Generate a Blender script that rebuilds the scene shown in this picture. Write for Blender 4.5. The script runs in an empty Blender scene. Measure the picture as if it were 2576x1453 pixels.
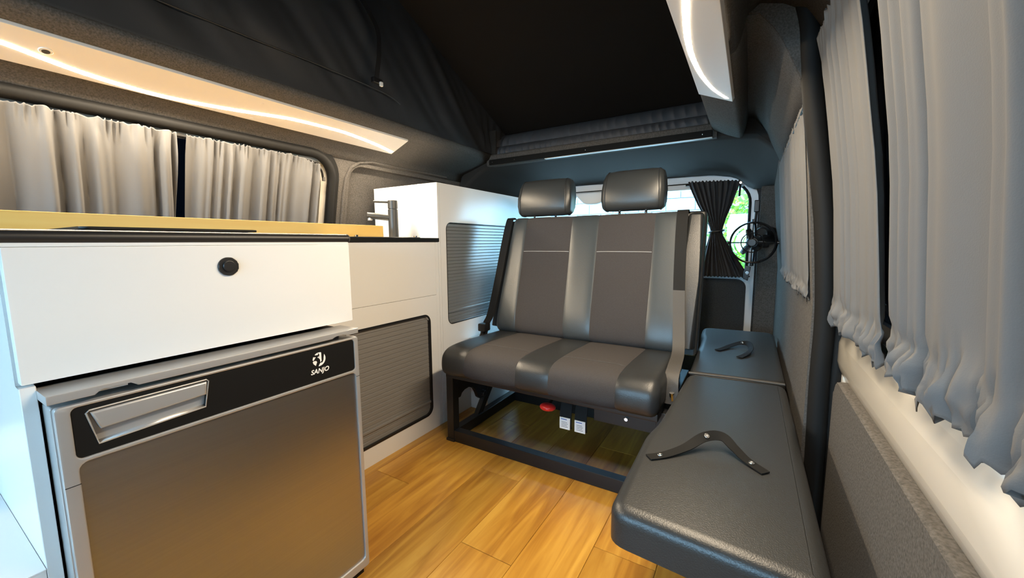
import bpy, bmesh, math, random
from mathutils import Vector, Matrix, noise
random.seed(7)
PI = math.pi
sc = bpy.context.scene
COL = sc.collection

# ------------------------------------------------------------------ camera
cam_d = bpy.data.cameras.new('camera')
cam_d.sensor_width = 36.0
cam_d.lens = 993.5 / 2576 * 36.0
cam_d.clip_start = 0.02
cam = bpy.data.objects.new('camera', cam_d)
COL.objects.link(cam)
_y, _p, _r = math.radians(30.95), math.radians(6.65), math.radians(-0.415)
_F = Vector((-math.sin(_y) * math.cos(_p), math.cos(_y) * math.cos(_p), -math.sin(_p)))
_R = Vector((math.cos(_y), math.sin(_y), 0))
_U = _R.cross(_F)
_R2 = _R * math.cos(_r) + _U * math.sin(_r)
_U2 = _U * math.cos(_r) - _R * math.sin(_r)
_m = Matrix((_R2, _U2, -_F)).transposed().to_4x4()
_m.translation = Vector((0, 0, 0.9))
cam.matrix_world = _m
sc.camera = cam

# ------------------------------------------------------------------ world, sun, exposure
w = bpy.data.worlds.new('sky'); sc.world = w
w.use_nodes = True
bg = w.node_tree.nodes['Background']
bg.inputs[0].default_value = (0.40, 0.72, 1.0, 1)
bg.inputs[1].default_value = 14.0
sun_d = bpy.data.lights.new('sun', 'SUN')
sun_d.energy = 4.0
sun_d.angle = math.radians(1.5)
sun_d.color = (1.0, 0.93, 0.82)
sun = bpy.data.objects.new('sun', sun_d)
sun.rotation_euler = (math.radians(28), 0, math.radians(20))
COL.objects.link(sun)
sc.view_settings.view_transform = 'Standard'
sc.view_settings.look = 'None'
sc.view_settings.gamma = 1.0
sc.view_settings.use_curve_mapping = False
sc.view_settings.exposure = 0.58
LED_STRENGTH = 270.0
LED_COLOR = (1.0, 0.82, 0.59)

# ------------------------------------------------------------------ materials
def mat(name, color, rough=0.5, metal=0.0, noise_scale=0, noise_amt=0.0, bump=0.0, bump_scale=200,
        spec=0.5, sheen=0.0, coat=0.0, stretch=None, trans=0.0):
    m = bpy.data.materials.new(name); m.use_nodes = True
    nt = m.node_tree; b = nt.nodes['Principled BSDF']
    b.inputs['Base Color'].default_value = (*color, 1)
    b.inputs['Roughness'].default_value = rough
    b.inputs['Metallic'].default_value = metal
    b.inputs['Specular IOR Level'].default_value = spec
    if sheen:
        b.inputs['Sheen Weight'].default_value = sheen
    if coat:
        b.inputs['Coat Weight'].default_value = coat
        b.inputs['Coat Roughness'].default_value = 0.1
    tc = nt.nodes.new('ShaderNodeTexCoord')
    src = tc.outputs['Object']
    if stretch:
        mp = nt.nodes.new('ShaderNodeMapping'); mp.inputs['Scale'].default_value = stretch
        nt.links.new(src, mp.inputs[0]); src = mp.outputs[0]
    if noise_scale:
        n = nt.nodes.new('ShaderNodeTexNoise'); n.inputs['Scale'].default_value = noise_scale
        n.inputs['Detail'].default_value = 4
        nt.links.new(src, n.inputs['Vector'])
        r = nt.nodes.new('ShaderNodeMapRange')
        r.inputs['From Min'].default_value = 0.3; r.inputs['From Max'].default_value = 0.7
        r.inputs['To Min'].default_value = 1 - noise_amt; r.inputs['To Max'].default_value = 1 + noise_amt
        nt.links.new(n.outputs['Fac'], r.inputs['Value'])
        mx = nt.nodes.new('ShaderNodeVectorMath'); mx.operation = 'SCALE'
        mx.inputs[0].default_value = color
        nt.links.new(r.outputs[0], mx.inputs['Scale'])
        nt.links.new(mx.outputs[0], b.inputs['Base Color'])
    if bump:
        n2 = nt.nodes.new('ShaderNodeTexNoise'); n2.inputs['Scale'].default_value = bump_scale
        n2.inputs['Detail'].default_value = 3
        nt.links.new(src, n2.inputs['Vector'])
        bp = nt.nodes.new('ShaderNodeBump'); bp.inputs['Strength'].default_value = bump
        bp.inputs['Distance'].default_value = 0.002
        nt.links.new(n2.outputs['Fac'], bp.inputs['Height'])
        nt.links.new(bp.outputs[0], b.inputs['Normal'])
    if trans:
        t = nt.nodes.new('ShaderNodeBsdfTranslucent'); t.inputs[0].default_value = (*color, 1)
        ms = nt.nodes.new('ShaderNodeMixShader'); ms.inputs[0].default_value = trans
        nt.links.new(b.outputs[0], ms.inputs[1]); nt.links.new(t.outputs[0], ms.inputs[2])
        nt.links.new(ms.outputs[0], nt.nodes['Material Output'].inputs['Surface'])
    return m

def emat(name, color, strength):
    m = bpy.data.materials.new(name); m.use_nodes = True
    nt = m.node_tree; nt.nodes.clear()
    e = nt.nodes.new('ShaderNodeEmission'); e.inputs[0].default_value = (*color, 1); e.inputs[1].default_value = strength
    o = nt.nodes.new('ShaderNodeOutputMaterial'); nt.links.new(e.outputs[0], o.inputs[0])
    return m

def glassmat(name, tint, gloss=0.08):
    m = bpy.data.materials.new(name); m.use_nodes = True
    nt = m.node_tree; nt.nodes.clear()
    t = nt.nodes.new('ShaderNodeBsdfTransparent'); t.inputs[0].default_value = (*tint, 1)
    g = nt.nodes.new('ShaderNodeBsdfGlossy'); g.inputs['Roughness'].default_value = 0.02
    ms = nt.nodes.new('ShaderNodeMixShader'); ms.inputs[0].default_value = gloss
    o = nt.nodes.new('ShaderNodeOutputMaterial')
    nt.links.new(t.outputs[0], ms.inputs[1]); nt.links.new(g.outputs[0], ms.inputs[2]); nt.links.new(ms.outputs[0], o.inputs[0])
    return m

def woodmat(name, c1, c2, c3, scale, rough, per_object=True):
    m = bpy.data.materials.new(name); m.use_nodes = True
    nt = m.node_tree; b = nt.nodes['Principled BSDF']
    tc = nt.nodes.new('ShaderNodeTexCoord')
    oi = nt.nodes.new('ShaderNodeObjectInfo')
    mul = nt.nodes.new('ShaderNodeVectorMath'); mul.operation = 'SCALE'
    mul.inputs[0].default_value = (37.0, 61.0, 13.0)
    nt.links.new(oi.outputs['Random'], mul.inputs['Scale'])
    add = nt.nodes.new('ShaderNodeVectorMath'); add.operation = 'ADD'
    nt.links.new(tc.outputs['Object'], add.inputs[0]); nt.links.new(mul.outputs[0], add.inputs[1])
    mp = nt.nodes.new('ShaderNodeMapping'); mp.inputs['Scale'].default_value = scale
    nt.links.new(add.outputs[0], mp.inputs[0])
    n = nt.nodes.new('ShaderNodeTexNoise'); n.inputs['Scale'].default_value = 1.0; n.inputs['Detail'].default_value = 6
    n.inputs['Distortion'].default_value = 1.2
    nt.links.new(mp.outputs[0], n.inputs['Vector'])
    n2 = nt.nodes.new('ShaderNodeTexNoise'); n2.inputs['Scale'].default_value = 0.28; n2.inputs['Detail'].default_value = 3
    nt.links.new(mp.outputs[0], n2.inputs['Vector'])
    mixf = nt.nodes.new('ShaderNodeMath'); mixf.operation = 'MULTIPLY_ADD'
    nt.links.new(n.outputs['Fac'], mixf.inputs[0]); mixf.inputs[1].default_value = 0.55
    sc2 = nt.nodes.new('ShaderNodeMath'); sc2.operation = 'MULTIPLY'; sc2.inputs[1].default_value = 0.45
    nt.links.new(n2.outputs['Fac'], sc2.inputs[0]); nt.links.new(sc2.outputs[0], mixf.inputs[2])
    r = nt.nodes.new('ShaderNodeValToRGB')
    r.color_ramp.elements[0].position = 0.37; r.color_ramp.elements[0].color = (*c1, 1)
    r.color_ramp.elements[1].position = 0.64; r.color_ramp.elements[1].color = (*c3, 1)
    e = r.color_ramp.elements.new(0.5); e.color = (*c2, 1)
    nt.links.new(mixf.outputs[0], r.inputs[0])
    if per_object:
        mr = nt.nodes.new('ShaderNodeMapRange'); mr.inputs['To Min'].default_value = 0.86; mr.inputs['To Max'].default_value = 1.1
        nt.links.new(oi.outputs['Random'], mr.inputs['Value'])
        vs = nt.nodes.new('ShaderNodeVectorMath'); vs.operation = 'SCALE'
        nt.links.new(r.outputs[0], vs.inputs[0]); nt.links.new(mr.outputs[0], vs.inputs['Scale'])
        nt.links.new(vs.outputs[0], b.inputs['Base Color'])
    else:
        nt.links.new(r.outputs[0], b.inputs['Base Color'])
    b.inputs['Roughness'].default_value = rough
    bp = nt.nodes.new('ShaderNodeBump'); bp.inputs['Strength'].default_value = 0.12; bp.inputs['Distance'].default_value = 0.001
    nt.links.new(n.outputs['Fac'], bp.inputs['Height']); nt.links.new(bp.outputs[0], b.inputs['Normal'])
    return m

M = dict(
    carpet=mat('grey_felt', (0.095, 0.088, 0.081), 0.95, noise_scale=240, noise_amt=0.32, bump=0.4, bump_scale=320, spec=0.12),
    carpet_dk=mat('dark_felt', (0.045, 0.047, 0.05), 0.95, noise_scale=260, noise_amt=0.35, bump=0.6, bump_scale=320, spec=0.15),
    headliner=mat('charcoal_headliner', (0.027, 0.025, 0.023), 0.85, bump=0.15, bump_scale=400, spec=0.3),
    canvas=mat('black_canvas', (0.026, 0.027, 0.029), 0.62, bump=0.15, bump_scale=60, spec=0.4),
    roofboard=mat('black_roof_lining', (0.013, 0.0115, 0.0105), 0.85, spec=0.2),
    ruffle=mat('grey_canvas', (0.11, 0.11, 0.12), 0.8, spec=0.3),
    curtain=mat('grey_curtain_cloth', (0.165, 0.165, 0.166), 0.85, bump=0.12, bump_scale=700, spec=0.2, trans=0.18),
    curtain_dk=mat('charcoal_curtain_cloth', (0.055, 0.055, 0.058), 0.85, spec=0.2),
    white=mat('white_laminate', (0.74, 0.735, 0.72), 0.24, noise_scale=3, noise_amt=0.01),
    white_metal=mat('cream_painted_metal', (0.82, 0.79, 0.72), 0.22, coat=0.3),
    panelwhite=mat('white_light_board', (0.80, 0.765, 0.72), 0.45),
    black=mat('black_satin_metal', (0.009, 0.009, 0.010), 0.42),
    blackpl=mat('black_plastic', (0.012, 0.012, 0.013), 0.32),
    rubber=mat('black_rubber', (0.009, 0.0088, 0.0085), 0.65, spec=0.22),
    foam=mat('black_edge_foam', (0.016, 0.015, 0.015), 0.42, bump=0.05, bump_scale=900),
    leather=mat('charcoal_leather', (0.023, 0.0245, 0.0255), 0.36, bump=0.22, bump_scale=420, spec=0.55),
    leather_lt=mat('slate_leather', (0.040, 0.047, 0.051), 0.34, bump=0.18, bump_scale=420, spec=0.55),
    leather_mid=mat('graphite_leather', (0.032, 0.035, 0.036), 0.34, bump=0.16, bump_scale=420, spec=0.55),
    fabric=mat('taupe_seat_fabric', (0.049, 0.045, 0.045), 0.9, bump=0.5, bump_scale=650, spec=0.2, noise_scale=600, noise_amt=0.2),
    thread=mat('pale_thread', (0.42, 0.41, 0.40), 0.8),
    belt=mat('charcoal_webbing', (0.010, 0.010, 0.010), 0.75, spec=0.25, bump=0.3, bump_scale=300, stretch=(1, 1, 4)),
    belt_lt=mat('grey_webbing', (0.055, 0.051, 0.047), 0.6, bump=0.3, bump_scale=300, stretch=(1, 1, 4)),
    silver=mat('silver_plastic', (0.50, 0.49, 0.48), 0.33, metal=0.55),
    brushed=mat('brushed_steel_skin', (0.40, 0.39, 0.38), 0.33, metal=0.95, noise_scale=40, noise_amt=0.03, bump=0.03, bump_scale=300, stretch=(1, 0.05, 8)),
    chrome=mat('chrome', (0.8, 0.8, 0.8), 0.12, metal=1.0),
    fascia=mat('black_fascia', (0.006, 0.006, 0.006), 0.5, spec=0.25),
    print_white=mat('white_print', (0.82, 0.82, 0.80), 0.5),
    slat=mat('grey_tambour_slat', (0.20, 0.194, 0.187), 0.32, spec=0.5),
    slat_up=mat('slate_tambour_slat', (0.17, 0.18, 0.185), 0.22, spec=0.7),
    strapmat=mat('black_strap_vinyl', (0.006, 0.006, 0.006), 0.75, spec=0.2),
    fanblack=mat('gloss_black_plastic', (0.010, 0.010, 0.011), 0.14),
    red=mat('red_plastic', (0.70, 0.025, 0.02), 0.3),
    blue_print=mat('blue_print', (0.05, 0.12, 0.5), 0.5),
    gunmetal=mat('gunmetal_tap', (0.06, 0.06, 0.058), 0.38, metal=0.4),
    glass=glassmat('clear_window_glass', (0.93, 0.97, 0.97)),
    tint=glassmat('tinted_window_glass', (0.012, 0.013, 0.016)),
    floorwood=woodmat('honey_oak_plank', (0.33, 0.135, 0.018), (0.50, 0.24, 0.034), (0.66, 0.36, 0.062), (26, 2.2, 8), 0.28),
    maple=woodmat('maple_board', (0.80, 0.47, 0.11), (0.85, 0.54, 0.15), (0.88, 0.60, 0.19), (9, 1.6, 22), 0.35, False),
    underfloor=mat('dark_subfloor', (0.03, 0.018, 0.008), 0.9),
    tile=mat('pale_facade_tile', (0.30, 0.37, 0.41), 0.5, noise_scale=2, noise_amt=0.05),
    grout=mat('grey_grout', (0.16, 0.20, 0.24), 0.9),
    leaf=mat('bright_green_leaf', (0.09, 0.24, 0.02), 0.5, trans=0.35),
    leaf2=mat('yellow_green_leaf', (0.26, 0.40, 0.03), 0.5, trans=0.35),
    asphalt=mat('grey_paving', (0.35, 0.35, 0.34), 0.9, noise_scale=20, noise_amt=0.1),
    bodywhite=mat('white_van_body', (0.75, 0.76, 0.77), 0.3),
    led=emat('warm_led_light', LED_COLOR, LED_STRENGTH),
)

# ------------------------------------------------------------------ helpers
OFF = {}
def new(): return bmesh.new()

def obj(name, bm, material, parent=None, smooth=True, angle=38, solid=0, kind=None):
    off = OFF.get(parent.name, Vector()) if parent else Vector()
    bmesh.ops.recalc_face_normals(bm, faces=bm.faces[:])
    if off.length:
        bmesh.ops.translate(bm, verts=bm.verts[:], vec=-off)
    me = bpy.data.meshes.new(name); bm.to_mesh(me); bm.free()
    if smooth:
        me.shade_smooth(); me.set_sharp_from_angle(angle=math.radians(angle))
    me.materials.append(M[material])
    o = bpy.data.objects.new(name, me); COL.objects.link(o)
    if parent:
        o.parent = parent; OFF[o.name] = off
    if solid:
        s = o.modifiers.new('thickness', 'SOLIDIFY'); s.thickness = solid; s.offset = 0
    if smooth and not solid and len(me.polygons) < 700:
        wn = o.modifiers.new('weighted_normals', 'WEIGHTED_NORMAL'); wn.keep_sharp = True
    if kind: o['kind'] = kind
    return o

def thing(name, label, cat, loc=(0, 0, 0), group=None):
    o = bpy.data.objects.new(name, None); COL.objects.link(o)
    o.empty_display_size = 0.05
    o.location = loc; OFF[o.name] = Vector(loc)
    o['label'] = label; o['category'] = cat
    if group: o['group'] = group
    return o

def tag(o, label, cat, group=None):
    o['label'] = label; o['category'] = cat
    if group: o['group'] = group
    return o

def box(bm, x0, x1, y0, y1, z0, z1, bev=0, seg=2):
    vs = [bm.verts.new((x, y, z)) for x in (x0, x1) for y in (y0, y1) for z in (z0, z1)]
    q = [(0, 1, 3, 2), (4, 6, 7, 5), (0, 4, 5, 1), (2, 3, 7, 6), (0, 2, 6, 4), (1, 5, 7, 3)]
    fs = [bm.faces.new([vs[i] for i in f]) for f in q]
    if bev:
        es = list({e for f in fs for e in f.edges})
        bmesh.ops.bevel(bm, geom=es, offset=bev, segments=seg, profile=0.5, affect='EDGES')

def ax(axis, a, p, q):
    return {'x': (a, p, q), 'y': (p, a, q), 'z': (p, q, a)}[axis]

def prism(bm, pts, axis, a0, a1, bev=0, seg=2):
    lo = [bm.verts.new(ax(axis, a0, *p)) for p in pts]
    hi = [bm.verts.new(ax(axis, a1, *p)) for p in pts]
    n = len(pts)
    f0 = bm.faces.new(lo); f1 = bm.faces.new(hi[::-1])
    for i in range(n):
        bm.faces.new([lo[i], hi[i], hi[(i + 1) % n], lo[(i + 1) % n]])
    if bev:
        es = list(set(f0.edges) | set(f1.edges))
        bmesh.ops.bevel(bm, geom=es, offset=bev, segments=seg, profile=0.5, affect='EDGES')

def rrect(a0, a1, b0, b1, r, n=6):
    if not isinstance(r, (tuple, list)): r = (r,) * 4     # bl, br, tr, tl
    pts = []
    for (ca, cb, st, rr) in ((a0 + r[0], b0 + r[0], PI, r[0]), (a1 - r[1], b0 + r[1], 1.5 * PI, r[1]),
                             (a1 - r[2], b1 - r[2], 0, r[2]), (a0 + r[3], b1 - r[3], 0.5 * PI, r[3])):
        if rr == 0:
            pts.append((ca, cb)); continue
        for i in range(n + 1):
            t = st + i / n * PI / 2
            pts.append((ca + rr * math.cos(t), cb + rr * math.sin(t)))
    return pts

def plate(bm, outer, holes, axis, a0, a1, fn=None):
    """flat plate with holes, extruded a0..a1 along axis; fn shifts the axis coordinate per (p,q)"""
    es = []; loops = []
    for lp in [outer] + holes:
        vs = [bm.verts.new(ax(axis, a0, *p)) for p in lp]
        loops.append(vs)
        es += [bm.edges.new((vs[i], vs[(i + 1) % len(vs)])) for i in range(len(vs))]
    r = bmesh.ops.triangle_fill(bm, use_beauty=True, use_dissolve=False, edges=es)
    faces = [g for g in r['geom'] if isinstance(g, bmesh.types.BMFace)]
    ex = bmesh.ops.extrude_face_region(bm, geom=faces)
    vec = ax(axis, a1 - a0, 0, 0)
    bmesh.ops.translate(bm, verts=[g for g in ex['geom'] if isinstance(g, bmesh.types.BMVert)], vec=vec)
    if fn:
        k = 'xyz'.index(axis)
        for v in bm.verts:
            c = [v.co.x, v.co.y, v.co.z]; rest = [c[i] for i in range(3) if i != k]
            v.co[k] += fn(*rest)

def tube(bm, pts, r, n=10, closed=False, flat=None):
    pts = [Vector(p) for p in pts]; N = len(pts); rings = []
    up = Vector((0, 0, 1)); prev = None
    for i, p in enumerate(pts):
        a = pts[(i - 1) % N] if (closed or i > 0) else p
        b = pts[(i + 1) % N] if (closed or i < N - 1) else p
        t = (b - a).normalized()
        if prev is None:
            s = t.cross(up)
            if s.length < 0.05: s = t.cross(Vector((1, 0, 0)))
        else:
            s = prev - t * prev.dot(t)
        s.normalize(); prev = s
        u = s.cross(t)
        rr = r[i] if isinstance(r, (list, tuple)) else r
        rings.append([bm.verts.new(p + s * math.cos(k / n * 2 * PI) * rr + u * math.sin(k / n * 2 * PI) * rr) for k in range(n)])
    M_ = N if closed else N - 1
    for i in range(M_):
        A, Bq = rings[i], rings[(i + 1) % N]
        for k in range(n):
            bm.faces.new([A[k], A[(k + 1) % n], Bq[(k + 1) % n], Bq[k]])
    if not closed:
        bm.faces.new(rings[0][::-1]); bm.faces.new(rings[-1])

def grid(bm, rows):
    vs = [[bm.verts.new(p) for p in r] for r in rows]
    for i in range(len(vs) - 1):
        for j in range(len(vs[0]) - 1):
            bm.faces.new([vs[i][j], vs[i][j + 1], vs[i + 1][j + 1], vs[i + 1][j]])

def cyl(bm, c, axis, r, h, n=24, bev=0, r2=None):
    c = Vector(c); d = Vector(axis).normalized()
    s = d.orthogonal().normalized(); u = d.cross(s)
    r2 = r if r2 is None else r2
    lo = [bm.verts.new(c + s * math.cos(k / n * 2 * PI) * r + u * math.sin(k / n * 2 * PI) * r) for k in range(n)]
    hi = [bm.verts.new(c + d * h + s * math.cos(k / n * 2 * PI) * r2 + u * math.sin(k / n * 2 * PI) * r2) for k in range(n)]
    f0 = bm.faces.new(lo[::-1]); f1 = bm.faces.new(hi)
    for k in range(n):
        bm.faces.new([lo[k], lo[(k + 1) % n], hi[(k + 1) % n], hi[k]])
    if bev:
        bmesh.ops.bevel(bm, geom=list(f1.edges), offset=bev, segments=3, profile=0.5, affect='EDGES')

def ribbon(bm, pts, sides, t=0.002):
    """flat band through pts, half-width vectors sides, thickness t along local normal"""
    pts = [Vector(p) for p in pts]; N = len(pts); rows = []
    for i, p in enumerate(pts):
        tg = (pts[min(i + 1, N - 1)] - pts[max(i - 1, 0)]).normalized()
        s = Vector(sides[i]) if isinstance(sides, list) else Vector(sides)
        n = tg.cross(s).normalized() * (t / 2)
        rows.append([p - s - n, p + s - n, p + s + n, p - s + n, p - s - n])
    vs = [[bm.verts.new(q) for q in r[:4]] for r in rows]
    for i in range(N - 1):
        for k in range(4):
            bm.faces.new([vs[i][k], vs[i][(k + 1) % 4], vs[i + 1][(k + 1) % 4], vs[i + 1][k]])
    bm.faces.new(vs[0]); bm.faces.new(vs[-1][::-1])

def lerp(a, b, t): return a + (b - a) * t
def pw(z, tab):
    if z <= tab[0][0]: return tab[0][1]
    for (a, x), (b, y) in zip(tab, tab[1:]):
        if z <= b: return lerp(x, y, (z - a) / (b - a))
    return tab[-1][1]
def smoothpath(pts, n=8):
    pts = [Vector(p) for p in pts]; out = []
    for i in range(len(pts) - 1):
        p0 = pts[max(i - 1, 0)]; p1 = pts[i]; p2 = pts[i + 1]; p3 = pts[min(i + 2, len(pts) - 1)]
        for k in range(n):
            t = k / n
            out.append(0.5 * ((2 * p1) + (p2 - p0) * t + (2 * p0 - 5 * p1 + 4 * p2 - p3) * t * t + (3 * p1 - p0 - 3 * p2 + p3) * t ** 3))
    out.append(pts[-1]); return out

# ------------------------------------------------------------------ floor
bm = new(); box(bm, -1.80, 0.22, -1.85, 2.80, -0.05, -0.006)
floor = obj('floor', bm, 'underfloor', kind='structure')
PW, PL = 0.1765, 1.22
bm = new(); box(bm, 0.0005, PW - 0.0005, 0.0006, PL - 0.0006, -0.006, 0.0, 0.0008, 1)
pl_me = None
joints = {0: 1.217, 1: 0.864, -2: 0.995, -1: 0.42, 2: 1.62, 3: 1.05, 4: 0.55, 5: 1.4, 6: 0.9, -3: 1.55, -4: 0.7, -5: 1.2}
for k in range(-5, 6):
    x0 = -0.881 + k * PW
    y = joints.get(k, 0.8)
    while y > -1.8: y -= PL
    while y < 2.79:
        ya, yb = max(y, -1.84), min(y + PL, 2.79)
        if yb - ya > 0.03:
            if pl_me is None:
                o = obj('plank', bm, 'floorwood', floor, smooth=False); pl_me = o.data
            else:
                o = bpy.data.objects.new('plank', pl_me); COL.objects.link(o); o.parent = floor
            xs = 1.0 if x0 + PW < 0.2 else (0.2 - x0) / PW
            o.location = (x0, ya, 0); o.scale = (xs, (yb - ya) / PL, 1)
        y += PL

# ------------------------------------------------------------------ left wall, its window
def lx(z): return pw(z, [(0.9, -1.78), (1.35, -1.68), (1.6, -1.625)])
bm = new()
WL = rrect(-0.75, 1.205, 0.86, 1.305, (0.06, 0.06, 0.11, 0.06), 8)
REC = rrect(1.30, 2.10, 0.95, 1.285, (0.03, 0.03, 0.10, 0.07), 8)
plate(bm, [(-1.85, 0.9), (2.80, 0.9), (2.80, 1.37), (-1.85, 1.37)], [rrect(-0.75, 1.205, 0.925, 1.305, (0.05, 0.05, 0.11, 0.06), 8), rrect(1.30, 2.10, 0.955, 1.285, (0.03, 0.03, 0.10, 0.07), 8), rrect(-1.60, -0.86, 0.93, 1.30, 0.06, 5)], 'x', 0, -0.045,
      lambda y, z: lx(z))
wall_left = obj('wall_left', bm, 'carpet', kind='structure')
bm = new(); box(bm, -1.82, -1.775, -1.85, 2.80, 0, 0.9)
obj('lower_lining', bm, 'carpet', wall_left)
bm = new(); plate(bm, rrect(1.27, 2.13, 0.93, 1.31, 0.05), [], 'x', -0.035, -0.05, lambda y, z: lx(z))
obj('recessed_panel', bm, 'carpet', wall_left)
bm = new()
tube(bm, [(lx(z) + 0.004, y, z) for z, y in [(0.93, 1.272), (1.15, 1.272), (1.22, 1.278), (1.27, 1.30), (1.30, 1.345), (1.315, 1.42), (1.318, 2.0)]], 0.006, 6)
obj('seam_ridge', bm, 'carpet', wall_left)
bm = new(); plate(bm, rrect(-0.77, 1.225, 0.90, 1.325, 0.08), [], 'x', -0.055, -0.059, lambda y, z: lx(z))
win1 = obj('window_1', bm, 'tint', kind='structure')
lp = rrect(-0.75, 1.205, 0.925, 1.305, (0.05, 0.05, 0.11, 0.06), 8)
bm = new(); tube(bm, [(lx(z) + 0.002, y, z) for y, z in lp], 0.021, 10, closed=True)
obj('rubber_seal', bm, 'rubber', win1)
bm = new(); plate(bm, rrect(-0.79, 1.240, 0.89, 1.345, (0.06, 0.06, 0.14, 0.08), 8), [rrect(-0.745, 1.20, 0.93, 1.30, (0.05, 0.05, 0.105, 0.06), 8)], 'x', 0.006, -0.004, lambda y, z: lx(z))
obj('seal_flange', bm, 'rubber', win1)
bm = new(); plate(bm, rrect(-0.74, 1.20, 0.93, 1.30, (0.05, 0.05, 0.105, 0.06), 8), [rrect(-0.7, 1.165, 0.96, 1.275, (0.05, 0.05, 0.10, 0.06), 8)], 'x', -0.02, -0.05, lambda y, z: lx(z))
obj('white_frame', bm, 'white_metal', win1)

# ------------------------------------------------------------------ right wall: quarter panel and sliding door
def qx(z): return pw(z, [(0.75, 0.140), (1.25, 0.098), (1.4, 0.07)])
def dx(z): return pw(z, [(0.70, 0.200), (1.0, 0.178), (1.2, 0.150), (1.42, 0.112)])
bm = new()
plate(bm, [(1.20, 0.0), (2.80, 0.0), (2.80, 0.75), (1.20, 0.75)], [], 'x', 0, 0.04, lambda y, z: qx(z))
wall_right = obj('wall_right', bm, 'carpet', kind='structure')
bm = new()
plate(bm, [(1.20, 0.75), (2.80, 0.75), (2.80, 1.27), (1.20, 1.27)], [rrect(1.34, 2.10, 0.80, 1.20, 0.06)], 'x', 0, 0.04, lambda y, z: qx(z))
obj('upper_lining', bm, 'carpet', wall_right)
bm = new(); plate(bm, rrect(1.32, 2.12, 0.78, 1.22, 0.05), [], 'x', 0.045, 0.049, lambda y, z: qx(z))
obj('window_3', bm, 'tint', kind='structure')

bm = new()
plate(bm, [(-1.85, 0.0), (-0.60, 0.0), (-0.60, 1.38), (-1.85, 1.38)], [rrect(-1.60, -0.80, 0.80, 1.27, 0.06)], 'x', 0.0, 0.04, lambda y, z: dx(z))
obj('wall_right_front', bm, 'carpet', kind='structure')

bm = new(); prism(bm, rrect(-0.58, 1.165, 0.0, 0.578, (0, 0.02, 0.035, 0)), 'x', 0.188, 0.225, 0.008, 3)
door = obj('door_1', bm, 'carpet', kind='structure')
door['label'] = 'sliding side door with felt lower panel and cream metal window sill'
bm = new(); grid(bm, [[(x, y, z) for y in (-0.60, 0.3, 1.19)] for x, z in [(0.225, 0.54), (0.2, 0.60), (0.196, 0.615), (0.196, 0.66), (0.203, 0.685), (0.215, 0.70), (0.24, 0.705)]])
obj('metal_sill', bm, 'white_metal', door, solid=0.004)
bm = new(); tube(bm, [(0.212, -0.6, 0.704), (0.212, 1.18, 0.704)], 0.009, 8); obj('glass_seal', bm, 'rubber', door)
bm = new()
plate(bm, [(-0.60, 0.70), (1.20, 0.70), (1.20, 1.40), (-0.60, 1.40)], [rrect(-0.50, 1.12, 0.74, 1.34, 0.08)], 'x', 0.03, 0.04, lambda y, z: dx(z))
obj('window_frame', bm, 'white_metal', door)
bm = new(); box(bm, 0.205, 0.245, 1.172, 1.196, 0.0, 0.75); obj('door_edge', bm, 'white_metal', door)
bm = new(); plate(bm, rrect(-0.52, 1.14, 0.72, 1.36, 0.08), [], 'x', 0.042, 0.046, lambda y, z: dx(z))
obj('window_2', bm, 'tint', kind='structure')
# rubber door seal down the pillar
sp = [(0.0, 0.168), (0.3, 0.170), (0.55, 0.166), (0.72, 0.166), (0.9, 0.154), (1.0, 0.143), (1.2, 0.114), (1.32, 0.10), (1.40, 0.092), (1.47, 0.075)]
path = smoothpath([(x, 1.20, z) for z, x in sp], 5)
bm = new(); tube(bm, path, 0.0215, 12)
seal = obj('trim_1', bm, 'rubber', kind='structure')
seal['label'] = 'thick black rubber door seal running down the pillar'
bm = new(); tube(bm, [(p.x + 0.030, p.y + 0.0, p.z) for p in path], 0.014, 10)
obj('sealing_lip', bm, 'rubber', seal)

# ------------------------------------------------------------------ rear: tailgate
YR = 2.76
bm = new()
WIN = rrect(-1.50, -0.012, 0.70, 1.255, (0.05, 0.05, 0.13, 0.13), 8)
plate(bm, rrect(-1.56, 0.036, 0.0, 1.31, (0.02, 0.02, 0.17, 0.17), 8), [WIN], 'y', YR, YR + 0.03)
tail = obj('door_2', bm, 'bodywhite', kind='structure')
tail['label'] = 'white tailgate with wide rear window and dark felt lower panel'
bm = new(); prism(bm, rrect(-1.48, -0.008, 0.02, 0.672, (0.03, 0.03, 0.05, 0.05)), 'y', YR - 0.022, YR, 0.008, 2)
obj('felt_panel', bm, 'carpet_dk', tail)
bm = new(); tube(bm, [(a, YR - 0.004, b) for a, b in WIN], 0.008, 8, closed=True)
obj('window_seal', bm, 'rubber', tail)
bm = new(); prism(bm, [(-1.42, 1.255), (-0.05, 1.255), (-0.05, 1.222), (-0.70, 1.222), (-1.42, 1.222)], 'y', YR - 0.02, YR + 0.005, 0.004)
obj('top_rail', bm, 'bodywhite', tail)
bm = new(); prism(bm, [(-1.10, 1.25), (-0.82, 1.25), (-0.84, 1.215), (-0.90, 1.172), (-0.935, 1.163), (-1.0, 1.163), (-1.03, 1.172), (-1.08, 1.22)], 'y', YR - 0.05, YR, 0.01, 3)
obj('brake_light_housing', bm, 'bodywhite', tail)
bm = new(); plate(bm, rrect(-1.52, 0.0, 0.68, 1.275, 0.1), [], 'y', YR + 0.032, YR + 0.036)
obj('window_4', bm, 'glass', kind='structure')
bm = new()   # body shell either side of the tailgate
plate(bm, [(-1.80, 0), (0.22, 0), (0.22, 1.45), (-1.80, 1.45)], [rrect(-1.55, 0.030, 0.01, 1.305, (0.02, 0.02, 0.17, 0.17), 8)], 'y', YR - 0.035, YR)
obj('wall_rear', bm, 'carpet_dk', kind='structure')
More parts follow.
